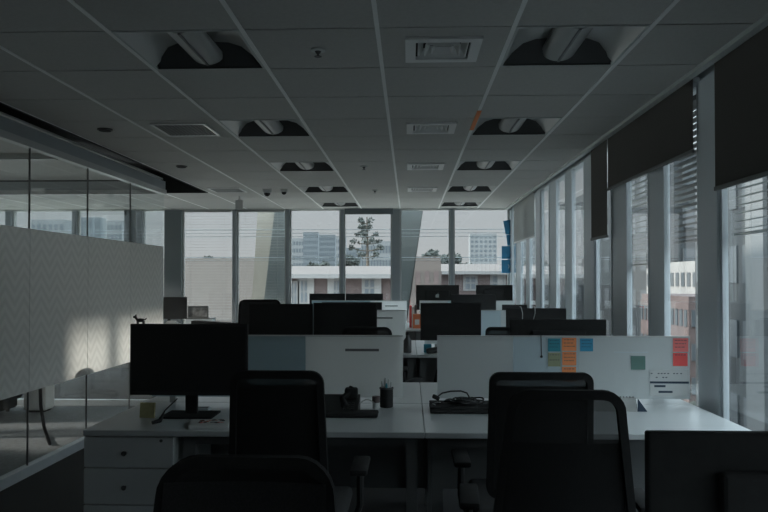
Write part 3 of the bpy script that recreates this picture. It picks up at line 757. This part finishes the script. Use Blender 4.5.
# phone
Xp = ax(352, 3.52); t = thing('desk_phone', 'black desk phone with an upright handset left of the pen cup', 'telephone', (ax(348, 3.6), 3.60, ZD), R(0))
b = BM(); prism(b, [(-.10, 0), (.10, 0), (.10, .075), (.02, .055), (-.10, .018)], 'x', -.13, .055); obj('base', b, 'black', t)
b = BM()
for r_ in range(4):
    for c_ in range(3): box(b, -.02+c_*.02, -.006+c_*.02, -.08+r_*.02, -.068+r_*.02, .02+.006*r_, .034+.006*r_)
obj('keypad', b, 'gun', t)
b = BM(); tube(b, [(-.005, -.06, .03), (-.03, .02, .065), (.01, .05, .095), (.02, .06, .105)], [.020, .014, .020, .026], 10); rbox(b, -.02, .045, .03, .085, .06, .115, .01, 2); obj('handset', b, 'black2', t, True)
b = BM(); rbox(b, -.10, .155, -.15, -.03, 0, .022, .01, 3); obj('wrist_rest', b, 'black2', t, True)
b = BM(); pts = []
for k in range(60): pts.append((.055+.075*k/60, .06+.004*math.cos(k*1.2), .035+.02*math.sin(k/60*3.1)+.004*math.sin(k*1.2)))
tube(b, pts, .0016, 5); obj('coiled_cord', b, 'white', t, True)
# little box and pen cup
t = thing('glue_bottle', 'little white bottle with a dark cap left of the pen cup', 'bottle', (ax(376, 3.72), 3.72, ZD))
b = BM(); lathe(b, [(.018, 0), (.018, .030)]); obj('bottle_body', b, 'white', t, True)
b = BM(); lathe(b, [(.020, .0305), (.020, .062)]); obj('cap', b, 'brick', t, True)
Xc = ax(386.5, 3.76); t = thing('pen_cup', 'black mesh pen cup on the front left desk', 'pen cup', (Xc, 3.76, ZD))
b = BM(); rr = .034; seg = 20
rings = [(rr-.003, .000), (rr, .003), (rr, .095), (rr+.002, .097), (rr+.002, .102), (rr-.002, .102), (rr-.003, .006)]
lathe(b, rings, seg=seg); obj('cup', b, 'black2', t, True)
b = BM(); lathe(b, [(rr+.003, .094), (rr+.003, .101)], seg=20); obj('rim', b, 'gun', t, True)
for k, (dx, dy, hh, m, lb) in enumerate(((-.020, .0, .135, 'white', 'white pen leaning left in the pen cup'), (-.006, .01, .150, 'slat', 'tall grey pen in the pen cup'), (.010, -.008, .145, 'paper', 'pale pen in the middle of the pen cup'), (.020, .008, .130, 'lightmetal', 'silver pen at the right of the pen cup'), (.0, -.015, .125, 'teal', 'short dark teal pen at the front of the pen cup'))):
    b = BM(); tube(b, [(Xc+dx*.5, 3.76+dy*.5, ZD+.008), (Xc+dx*1.15, 3.76+dy, ZD+hh-.012), (Xc+dx*1.2, 3.76+dy, ZD+hh)], [.005, .006, .003], 8)
    tag(obj('pen', b, m, None, True), lb, 'pen', 'pens in the pen cup')
# laptop + cable pile
Xa, Xb = ax(429.5, 3.52), ax(492, 3.52); wl = Xb-Xa
t = thing('laptop', 'closed black laptop under a heap of cables', 'laptop', ((Xa+Xb)/2+.005, 3.67, ZD))
b = BM(); rbox(b, -wl/2, wl/2+.03, -.10, .11, .004, .022, .004, 2); obj('laptop_base', b, 'black', t)
b = BM(); rbox(b, -wl/2, wl/2+.03, -.10, .11, .0225, .034, .004, 2); obj('lid', b, 'black2', t)
b = BM(); box(b, -wl/2+.02, -wl/2+.05, -.08, -.06, 0, .004); box(b, wl/2-.05, wl/2-.02, -.08, -.06, 0, .004); box(b, -wl/2+.02, -wl/2+.05, .07, .09, 0, .004); box(b, wl/2-.05, wl/2-.02, .07, .09, 0, .004); obj('rubber_foot', b, 'black', t)
t2 = thing('cable_heap', 'tangled heap of black cables lying on the closed laptop', 'cables', ((Xa+Xb)/2, 3.66, ZD+.0345))
rng = random.Random(5)
b = BM()
for k in range(9):
    pts = []; cx, cy = rng.uniform(-.05, .06), rng.uniform(-.02, .03); a0 = rng.uniform(0, 6); ra, rb = rng.uniform(.03, .07), rng.uniform(.02, .045)
    for q in range(22): a = a0+q*.33; pts.append((cx+ra*math.cos(a), cy+rb*math.sin(a), .006+.006*k*.35+.004*math.sin(q*.9)+.004))
    tube(b, pts, .0042, 6)
obj('loose_coils', b, 'black', t2, True)
b = BM(); tube(b, [(-.10, -.04, .012), (-.11, -.03, .04), (-.085, -.02, .058), (-.04, -.01, .066), (.01, 0, .066), (.04, 0, .056), (.055, 0, .030), (.06, 0, .01)], .004, 8); obj('arched_cable', b, 'black', t2, True)
b = BM(); rbox(b, -.135, -.098, -.055, -.028, .03, .05, .006, 2, (0, R(25), 0)); obj('plug', b, 'black2', t2, True)
b = BM(); tube(b, [(-.12, -.06, .006), (-.135, -.08, .015), (-.11, -.085, .024), (-.095, -.06, .018)], .0016, 5); obj('pale_wire', b, 'slat', t2, True)

# ------------------------------------------------------------------ things seen in the gap
t = thing('water_bottle', 'dark water bottle at the desk seam beyond the gap', 'bottle', (ax(407.5, 6.55), 6.55, ZD))
b = BM(); lathe(b, [(.035, 0), (.036, .01), (.036, .11), (.015, .14), (.015, .16)]); obj('bottle_body', b, 'gun', t, True); b = BM(); lathe(b, [(.018, .16), (.018, .185)]); obj('cap', b, 'black', t, True)
b = BM(); X = ax(427.5, 6.6); rbox(b, X-.035, X+.035, 6.56, 6.60, ZD, ZD+.075, .004); tag(obj('blue_box', b, 'teal'), 'small teal box on the desk beyond the gap', 'box')
b = BM(); X = ax(432, 6.4); rbox(b, X-.05, X+.06, 6.42, 6.52, ZD, ZD+.045, .015, 3, (0, R(-8), 0)); b2 = obj('headphones_case', b, 'gun', None, True); b2.location.z = .008; tag(b2, 'dark rounded case at the desk edge beyond the gap', 'case')
b = BM(); X = ax(436, 6.62); box(b, X-.07, X+.07, 6.40, 6.66, ZD+.0005, ZD+.003, (0, 0, .2)); b2 = obj('paper_sheet', b, 'paper'); tag(b2, 'white paper sheets on the desk beyond the gap', 'paper')
t = thing('carton', 'orange carton standing on the far desk', 'box', (ax(417, 9.86), 9.86, ZD)); b = BM(); box(b, -.055, .055, -.05, .05, 0, .19); obj('carton_body', b, 'box_orange', t); b = BM(); box(b, -.03, .03, -.052, -.0505, .05, .12); obj('carton_label', b, 'paper', t)
t = thing('books_pile', 'few red and white books standing behind the orange carton', 'books', (ax(413, 10.0), 10.02, ZD))
for k, (m, h_) in enumerate((('red', .30), ('paper', .28), ('brick', .31))): b = BM(); box(b, -.05+k*.035, -.018+k*.035, -.06, .06, 0, h_); obj('book', b, m, t)
# storage on cluster ends + shoes / papers under desk
t = thing('paper_bag', 'pale bag on the floor under the middle desks', 'bag', (ax(431, 6.6)+.07, 6.62, 0)); b = BM(); prism(b, [(-.12, 0), (.12, 0), (.10, .34), (-.10, .40)], 'y', -.06, .06); obj('bag_body', b, 'white', t); b = BM(); tube(b, [(-.05, 0, .37), (-.04, 0, .45), (.04, 0, .45), (.05, 0, .35)], .005, 6); obj('handle', b, 'leg', t)
# two cartons behind the right screen
# far left desk group
place_desk(-3.75, XM-XL0-.0005, 0, 9.55, 'white desk beyond the end of the glass wall')
def farmon():
    Y = 9.95; xa, xb = ax(150, Y), ax(187, Y); zt_ = az(297, Y, 175); bot = az(319, Y, 175)-ZD; w = xb-xa; top = zt_-ZD
    t = thing('computer_monitor', 'black monitor beside the end of the frosted glass', 'monitor', ((xa+xb)/2, Y, ZD+.0005))
    b = BM(); rbox(b, -w/2, w/2, -.012, .012, bot, top, .004); obj('casing', b, 'black2', t)
    b = BM(); box(b, -w/2+.012, w/2-.012, -.0135, -.0125, bot+.015, top-.012); obj('display', b, 'dark', t)
    b = BM(); rbox(b, -.02, .02, .014, .034, .008, bot+.15, .005); obj('stand_neck', b, 'black2', t)
    b = BM(); rbox(b, -.10, .10, -.06, .10, 0, .010, .004); obj('stand_base', b, 'black2', t)
farmon()
Y = 10.2; t = thing('storage_box', 'grey storage box under the framed picture', 'box', (ax(200, Y), Y, ZD)); b = BM(); rbox(b, -.19, .2, -.08, .10, 0, .105, .006); obj('box_body', b, 'greymetal', t); b = BM(); rbox(b, -.195, .205, -.085, .105, .1055, .118, .004); obj('lid', b, 'leg', t)
Y = 10.15; xa, xb = ax(187.5, Y), ax(208, Y); zt_ = az(306, Y, 198); zb_ = ZD+.118
t = thing('picture_frame', 'framed grey portrait print leaning beside the far left monitor', 'picture', ((xa+xb)/2, Y+.02, zb_)); w = (xb-xa)/2; h = zt_-zb_
b = BM()
for q in ((-w, w, 0, .018), (-w, w, h-.018, h), (-w, -w+.018, .018, h-.018), (w-.018, w, .018, h-.018)): box(b, q[0], q[1], -.01, .01, q[2], q[3])
obj('frame', b, 'leg', t); b = BM(); box(b, -w+.018, w-.018, -.004, .006, .018, h-.018)
m = mat('print_picture', (.3, .3, .3), .6, noise=.7, nscale=14); obj('print', b, m, t)
Y = 9.7; t = thing('low_cabinet_bag', 'long dark laptop bag lying on the desk near the far left windows', 'bag', (ax(222, Y), Y, ZD)); xa, xb = ax(193, Y)-t.location.x, ax(252, Y)-t.location.x
b = BM(); prism(b, [(xa, 0), (xb, 0), (xb, .065), (xa+.06, .105), (xa, .105)], 'y', -.08, .08); obj('bag_body', b, 'black2', t); b = BM(); tube(b, [(-.06, -.085, .04), (-.06, -.1, .06), (.06, -.1, .06), (.06, -.085, .04)], .006, 6); obj('handle', b, 'black', t)
Y = 9.62; t = thing('toy_car', 'white toy car on the desk edge below the far left monitor', 'toy', (ax(173, Y), Y, ZD)); b = BM(); prism(b, [(-.13, .02), (.13, .02), (.13, .06), (.08, .07), (.04, .105), (-.06, .105), (-.10, .07), (-.13, .06)], 'y', -.04, .04); obj('car_body', b, 'white', t)
for x in (-.08, .08): b = BM(); tube(b, [(x, -.045, .024), (x, .045, .024)], .024, 12); obj('wheel', b, 'black', t, True)
# posters near the corner
for k, (p0, p1, q0, q1, rot, lb) in enumerate(((504.5, 513.5, 220, 234, -10, 'dark blue poster, tilted topmost one beside the pale roller blind'), (507, 514, 234.6, 245, -6, 'dark blue poster, narrow second one from the top'), (502, 515, 246, 258.8, 0, 'blue poster, third one from the top'), (502, 515, 259.8, 273, 0, 'blue poster with a white mark, lowest of the four'))):
    Y = 11.28-.01*k; A = at(p0, q1, Y); B = at(p1, q0, Y); w = (B.x-A.x)/2; h = (B.z-A.z)/2
    t = thing('blue_poster', lb, 'poster', ((A.x+B.x)/2, Y, (A.z+B.z)/2), 0, 'blue posters by the corner')
    b = BM(); box(b, -w, w, -.003, .003, -h, h, (0, R(rot), 0), (0, 0, 0)); obj('sheet', b, 'cobalt', t)
    if k == 3:
        b = BM(); tube(b, [(.0, -.004, .03), (.02, -.004, 0), (.0, -.004, -.03)], .004, 5); obj('white_mark', b, 'paper', t)
    t.location.y = YF-.065-.0*k

# ------------------------------------------------------------------ meeting room contents
bm = BM(); box(bm, XL+.1, XG-.05, 3.4, YG-.06, .001, .012); tag(obj('carpet', bm, 'rug'), 'pale grey carpet on the meeting room floor', 'carpet')
t = thing('white_cabinet', 'low white cabinet inside the meeting room', 'cabinet', (ax(22, 7.45)+.02, 7.45, .012)); b = BM(); rbox(b, 0, .24, 0, .20, .02, .85, .02, 3); obj('body', b, 'brightwhite', t); b = BM(); rbox(b, .02, .22, -.012, -.001, .04, .8, .004); dd = obj('door', b, 'brightwhite', t); b = BM(); box(b, .19, .20, -.02, -.0125, .4, .55); obj('handle', b, 'gun', dd); b = BM(); box(b, .03, .21, .03, .17, 0, .02); obj('plinth', b, 'black', t)
t = thing('lounge_sofa', 'black low sofa inside the meeting room', 'sofa', (ax(20, 6.95)-1.58, 6.85, .012)); b = BM(); rbox(b, 0, 1.25, 0, .7, .04, .42, .04, 3); obj('seat', b, 'black2', t, True); b = BM(); rbox(b, 0, 1.25, .62, .8, .12, .82, .04, 3); obj('backrest', b, 'black2', t, True)
for x in (.06, 1.15):
    for y in (.06, .66): b = BM(); tube(b, [(x, y, 0), (x, y, .045)], .02, 8); obj('leg', b, 'black', t)
t = thing('meeting_table', 'dark meeting table behind the frosted glass', 'table', (-4.3, 5.6, .012)); b = BM(); rbox(b, -.6, .6, -1.0, 1.0, .70, .73, .008); obj('tabletop', b, 'wood', t)
for y in (-.6, .6): b = BM(); box(b, -.04, .04, y-.04, y+.04, .02, .70); box(b, -.35, .35, y-.04, y+.04, 0, .025); obj('leg', b, 'black', t)
def side_chair(loc, rz, label):
    t = thing('visitor_chair', label, 'chair', loc, rz, 'visitor chairs of the meeting room')
    b = BM(); rbox(b, -.23, .23, -.22, .22, .43, .47, .018, 3); obj('seat', b, 'black2', t, True)
    b = BM(); rbox(b, -.22, .22, -.26, -.235, .52, .86, .012, 3, (R(8), 0, 0)); obj('backrest', b, 'black2', t, True)
    for s in (-1, 1):
        b = BM(); pts = [(s*.23, -.25, .80), (s*.24, -.235, .5), (s*.24, -.20, .40), (s*.24, .20, .40)]
        tube(b, pts, .011, 8); obj('side_tube', b, 'black', t, True)
        for e_ in (-1, 1):
            b = BM(); tube(b, [(s*.24, e_*.16, .44), (s*.245, e_*.17, .30), (s*.25, e_*.20, .14), (s*.25, e_*.25, .012)], .011, 8); obj('leg', b, 'black', t, True)
    return t
c0 = side_chair((-4.3, 4.25, .012), 0, 'black visitor chair at the near end of the meeting table')
dup(c0, 'black visitor chair on the far side of the meeting table', (-5.4, 5.3, .012), R(-90))
t = thing('side_table', 'small side table on one curved black leg right behind the clear lower glass', 'side table', (-3.03, 5.98, .0125))
b = BM(); lathe(b, [(.18, .66), (.19, .665), (.19, .68), (.18, .685)], seg=20); obj('tabletop', b, 'black2', t, True)
b = BM(); tube(b, [(-.04, -.02, .66), (-.045, -.02, .50), (-.04, -.02, .34), (-.015, -.01, .16), (.03, 0, .012)], .014, 8); obj('leg', b, 'black', t, True)
b = BM(); tube(b, [(.03, 0, .012), (-.10, .20, .012), (-.2, .40, .012)], .011, 8); obj('foot_bar', b, 'black', t, True)

# ------------------------------------------------------------------ outside
bm = BM(); box(bm, -400, 500, YF+1.2, 900, -9.6, -9.2); struct('ground', bm, 'asphalt', label='street level ground outside')
bm = BM(); box(bm, XR+1.2, 500, -60, YF+1.2, -9.6, -9.2); box(bm, -400, XL-1, -60, YF+1.2, -9.6, -9.2); struct('street', bm, 'darkasphalt', label='dark street beside the building')
bm = BM(); box(bm, -13, 2.2, YF+.5, 18, -.9, -.6); box(bm, -13, 2.2, 17.7, 18, -9.2, -.6); struct('bounce_slab', bm, 'bounce_slab', label='unseen pale slab added outside the far windows to bounce daylight in')  # added below the sight line to reflect daylight onto the far ceiling
# slanting columns just outside the far windows
def slant(pt0, pt1, pb0, pb1, Y, m, label, dep=.25):
    A, B = at(pt0, 207, Y), at(pt1, 207, Y); Cc, D = at(pb0, 300, Y), at(pb1, 300, Y)
    def ext(P, Q, z): s = (z-P.z)/(Q.z-P.z); return P.x+(Q.x-P.x)*s
    zt_, zb_ = 3.4, -2.0
    b = BM(); prism(b, [(ext(A, Cc, zt_), zt_), (ext(B, D, zt_), zt_), (ext(B, D, zb_), zb_), (ext(A, Cc, zb_), zb_)], 'y', Y, Y+dep)
    tag(obj('slanted_column', b, m), label, 'column', 'slanted outer columns')
slant(258, 276, 252, 266, 12.75, 'warmconcrete', 'beige slanted column outside the second far window from the left')
slant(275, 289, 264, 286, 12.3, 'concrete', 'dark grey slanted column outside, leaning over the beige one')
slant(399, 423, 394, 409, 12.3, 'concrete', 'dark grey slanted column outside, right of the tree window')
# horizontal shading rails outside the far windows
t = thing('shading_rails', 'set of thin horizontal rails crossing outside the far windows', 'railing', (0, 11.85, -.6))
for (py, tk) in ((229.5, .012), (233, .010), (236.5, .010), (257.5, .014), (260, .008)):
    z = az(py, 11.85)+.6; b = BM(); tube(b, [(ax(181, 11.85), 0, z), (1.9, 0, z)], tk/2, 6); obj('rail', b, 'greymetal', t)
for p in (172, 287, 396, 515): b = BM(); tube(b, [(ax(p, 11.85)-.0, .02, 0), (ax(p, 11.85), .02, 3.2)], .02, 6); obj('support_post', b, 'greymetal', t)
# outer low rails and parapet on the right
t = thing('parapet', 'pale parapet with thin rails outside the nearest right window', 'wall', (XR+.97, 0, -.2))
b = BM(); box(b, -.07, .08, -3, 3.95, -9, 1.06); obj('wall', b, 'parapet', t)
b = BM(); box(b, -.87, -.071, -3, 3.95, 0, .15); obj('ledge', b, 'darkasphalt', t)
for k in range(4): z = 1.09+.05*k; b = BM(); tube(b, [(0, -3, z), (0, 3.9, z)], .006, 6); obj('rail', b, 'white', t)
for y in (-2.9, .5, 3.88): b = BM(); tube(b, [(0, y, 1.05), (0, y, 1.27)], .008, 6); obj('rail_post', b, 'white', t)

def building(name, x0_, x1_, y0_, y1_, z1, m, label, nx, nz, wf=.55, hf=.5, wm='twin', zlo=-9.2, side=True, top=None):
    t = thing(name, label, 'building', ((x0_+x1_)/2, (y0_+y1_)/2, zlo)); w = (x1_-x0_)/2; d = (y1_-y0_)/2; h = z1-zlo
    b = BM(); box(b, -w, w, -d, d, 0, h); obj('wall', b, m, t)
    b = BM(); box(b, -w*.98, w*.98, -d*.98, d*.98, h, h+.02*h); obj('roof', b, top or m, t)
    if nx and nz:
        for k in range(nz):
            b = BM(); z = h*(k+.3)/nz; zh = h/nz*hf
            for i in range(nx): x = -w+2*w*(i+.5)/nx; ww = 2*w/nx*wf/2; box(b, x-ww, x+ww, -d-.03*d**.5, -d, z, z+zh)
            if side:
                ny = max(2, int(nx*d/w))
                for i in range(ny):
                    y = -d+2*d*(i+.5)/ny; ww = 2*d/ny*wf/2
                    for sg in (-1, 1): box(b, sg*w-.03, sg*w+.03, y-ww, y+ww, z, z+zh)
            obj('window_row', b, wm, t)
    return t
# beige block behind the two left windows
Y = 46; building('office_block', ax(178, Y)-14, ax(281, Y), Y, Y+3, az(262, Y, 230), 'beige', 'beige windowless block behind the two left far windows', 0, 0)
# low red-brown building with pale roof
def low_house(px0, px1, Y, py_eave, py_ridge, label, seed, wins):
    xa, xb = ax(px0, Y), ax(px1, Y); ze = az(py_eave, Y); zr = az(py_ridge, Y+5)
    t = thing('low_building', label, 'building', ((xa+xb)/2, Y, -9.2)); w = (xb-xa)/2; h = ze+9.2; hr = zr+9.2
    b = BM(); box(b, -w, w, 0, 10, 0, h); obj('wall', b, 'brick', t)
    b = BM(); prism(b, [(-.7, h-.02), (-.7, h+.10), (5, hr), (10.7, h+.1), (10.7, h-.02)], 'x', -w-.5, w+.5); obj('roof', b, 'roofm', t)
    b = BM(); box(b, -w-.5, w+.5, -.76, -.70, h-.10, h+.12); obj('gutter', b, 'white_out', t)
    for (p0, p1, q0, q1) in wins:
        A = at(p0, q1, Y-.05); B = at(p1, q0, Y-.05); ox, oz = t.location.x, -9.2
        f = BM(); box(f, A.x-ox-.12, B.x-ox+.12, -.08, -.005, A.z-oz-.12, B.z-oz+.12); fo = obj('window', f, 'white_out', t)
        g = BM(); n = 2
        for i in range(n):
            u0 = A.x+(B.x-A.x)*i/n+.05; u1 = A.x+(B.x-A.x)*(i+1)/n-.05
            box(g, u0-ox, u1-ox, -.10, -.085, A.z-oz, (A.z+B.z)/2-oz-.05); box(g, u0-ox, u1-ox, -.10, -.085, (A.z+B.z)/2-oz+.05, B.z-oz)
        obj('pane', g, 'outwin', fo)
    b = BM()
    for p in (289, 311, 331, 378, 403, 452, 500):
        if px0 < p < px1: X = ax(p, Y)-t.location.x; box(b, X-.18, X+.18, -.12, -.004, 0, h-.05)
    obj('pilasters', b, 'render_', t)
    return t
low_house(287, 396, 39, 276.5, 266, 'low red-brown building with pale roof behind the middle windows', 1, [(291, 297, 283, 306), (300, 308, 281, 302), (332, 341, 281, 301), (364, 375, 280, 296)])
low_house(403, 540, 51, 273, 264, 'low red-brown building with white windows behind the right far windows', 2, [(465, 476, 277, 289), (492, 504, 276, 290), (425, 434, 279, 296)])
b = BM(); Y = 33; A = at(403, 300, Y); B = at(440, 262, Y)
building('beige_house', at(404, 262, 30).x, at(441, 262, 30).x, 30, 33, az(262, 30), 'roofm', 'small beige house between the two slanted columns', 4, 6, .5, .5, 'brick')
def city(px0, px1, py, Y, m, label, nx=8, nz=18, name='tower_block'):
    building(name, ax(px0, Y), ax(px1, Y), Y, Y+(ax(px1, Y)-ax(px0, Y))*.6, az(py, Y, (px0+px1)/2), m, label, nx, nz, side=False)
city(290, 304, 240, 160, 'tower2', 'pale residential tower farthest left of the skyline', 5, 12)
city(303, 318, 234, 140, 'tower', 'blue-grey tower left of the middle mullion')
city(318, 335, 236.5, 150, 'tower', 'wide blue-grey tower with a stepped top')
city(334, 346, 238, 170, 'tower2', 'pale tower beside the middle mullion', 4, 12)
city(361, 391, 243, 120, 'tower2', 'pale flat-topped block right of the tall tree', 10, 7)
city(346, 361, 250, 100, 'tower', 'low grey block behind the tall tree', 5, 8)
city(470, 497, 235, 260, 'tower2', 'very pale tower in the right far window', 6, 16)
city(30, 64, 222, 120, 'tower2', 'tower seen through the clear glass, left one', 6, 10)
city(76, 100, 220, 110, 'tower', 'tower seen through the clear glass, gridded middle one', 6, 12)
city(98, 122, 223, 130, 'tower2', 'tower seen through the clear glass, right one', 6, 12)
# right-hand city
def rb(x0_, x1_, y0_, y1_, z1, m, label): return building('apartment_block', x0_, x1_, y0_, y1_, z1, m, label, 8, 10, side=True)
rb(11, 15.5, 28, 34, 1.9, 'render_', 'pale apartment block seen past the dark open slats')
rb(8.2, 11, 21.6, 26, .7, 'brick', 'brick apartment block beyond the right windows')
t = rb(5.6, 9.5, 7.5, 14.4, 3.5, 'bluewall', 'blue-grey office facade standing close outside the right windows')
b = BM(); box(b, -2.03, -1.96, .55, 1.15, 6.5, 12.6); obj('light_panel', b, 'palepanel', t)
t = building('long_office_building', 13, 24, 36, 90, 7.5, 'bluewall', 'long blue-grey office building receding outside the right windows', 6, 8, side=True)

# trees
def crown(bm, c, r, n, rng, s=.28):
    for _ in range(n):
        d = Vector((rng.gauss(0, 1), rng.gauss(0, 1), rng.gauss(0, .8))).normalized()*r*rng.uniform(.4, 1)
        p = Vector(c)+d; a = Vector((rng.gauss(0, 1), rng.gauss(0, 1), rng.gauss(0, 1))).normalized(); b_ = a.orthogonal().normalized()
        q = s*rng.uniform(.6, 1.4); bm.faces.new([bm.verts.new(p+a*q), bm.verts.new(p+b_*q*.6), bm.verts.new(p-a*q), bm.verts.new(p-b_*q*.6)])
rng = random.Random(11)
def conifer(px, py_top, Y, label, h=15, spread=2.0):
    P = at(px, py_top, Y); t = thing('tall_tree', label, 'tree', (P.x, Y, -9.2)); hh = P.z+9.2
    b = BM(); tube(b, [(0, 0, 0), (.1, 0, hh*.6), (0, 0, hh)], [.3, .18, .05], 8)
    f = BM(); z = hh
    lv = 0
    while z > hh-3.6:
        z -= .62; lv += 1; sp = spread*(.45+.18*min(lv, 4))*rng.uniform(.7, 1.15)
        for k in range(4):
            a = rng.uniform(0, 6.28); tip = Vector((math.cos(a)*sp, math.sin(a)*sp, z+.3))
            tube(b, [(0, 0, z), tip*.5+Vector((0, 0, z*.5-.1)), tip], [.06, .04, .02], 5)
            crown(f, tip, .30, 30, rng, .13); crown(f, (tip.x*.6, tip.y*.6, z+.1), .2, 12, rng, .10)
    obj('trunk', b, 'bark', t); obj('foliage', f, 'leaf', t)
conifer(367, 217, 66, 'tall sparse tree with layered branches against the sky', spread=1.15)
def bush(px, py, Y, r, label):
    P = at(px, py, Y); t = thing('leafy_tree', label, 'tree', (P.x, Y, -9.2), 0, 'trees among the houses'); hh = P.z+9.2
    b = BM(); tube(b, [(0, 0, 0), (0, 0, hh-r)], [.3, .15], 6); obj('trunk', b, 'bark', t)
    f = BM()
    for q in range(7): crown(f, (rng.uniform(-r, r), rng.uniform(-r, r), hh-r+rng.uniform(-.5, .5)*r), r*.5, 170, rng, .20)
    obj('foliage', f, 'leaf', t)
bush(432, 249, 64, 1.3, 'round green tree left of the right far mullion'); bush(444, 252, 68, 1.3, 'green tree touching the right far mullion'); bush(466, 258, 76, 1.5, 'low green tree behind the right low building')
bush(347, 254, 84, 1.2, 'bushy tree left of the tall sparse tree'); bush(300, 260, 62, 1.2, 'dark bush in front of the left towers'); bush(320, 261, 70, 1.3, 'dark bush below the stepped tower')
bush(203, 255, 62, .9, 'round tree top above the beige block, left'); bush(227, 256, 70, .9, 'round tree top above the beige block, right')
for k, (x, y) in enumerate(((7.0, 17.6), (24.5, 26), (19, 20))):
    t = thing('leafy_tree', ('orange-brown tree outside beyond the open slats', 'green tree beyond the brick block', 'nearest tree outside the right windows')[k], 'tree', (x, y, -9.2), 0, 'trees on the right')
    b = BM(); tube(b, [(0, 0, 0), (0, 0, 7.5)], [.3, .15], 6); obj('trunk', b, 'bark', t)
    f = BM()
    for q in range(7): crown(f, (rng.uniform(-1.2, 1.2), rng.uniform(-1.2, 1.2), (6.6, 8, 8)[k]+rng.uniform(-1.2, 1.2)), 1.1, 170, rng, .2)
    obj('foliage', f, 'leaf', t)
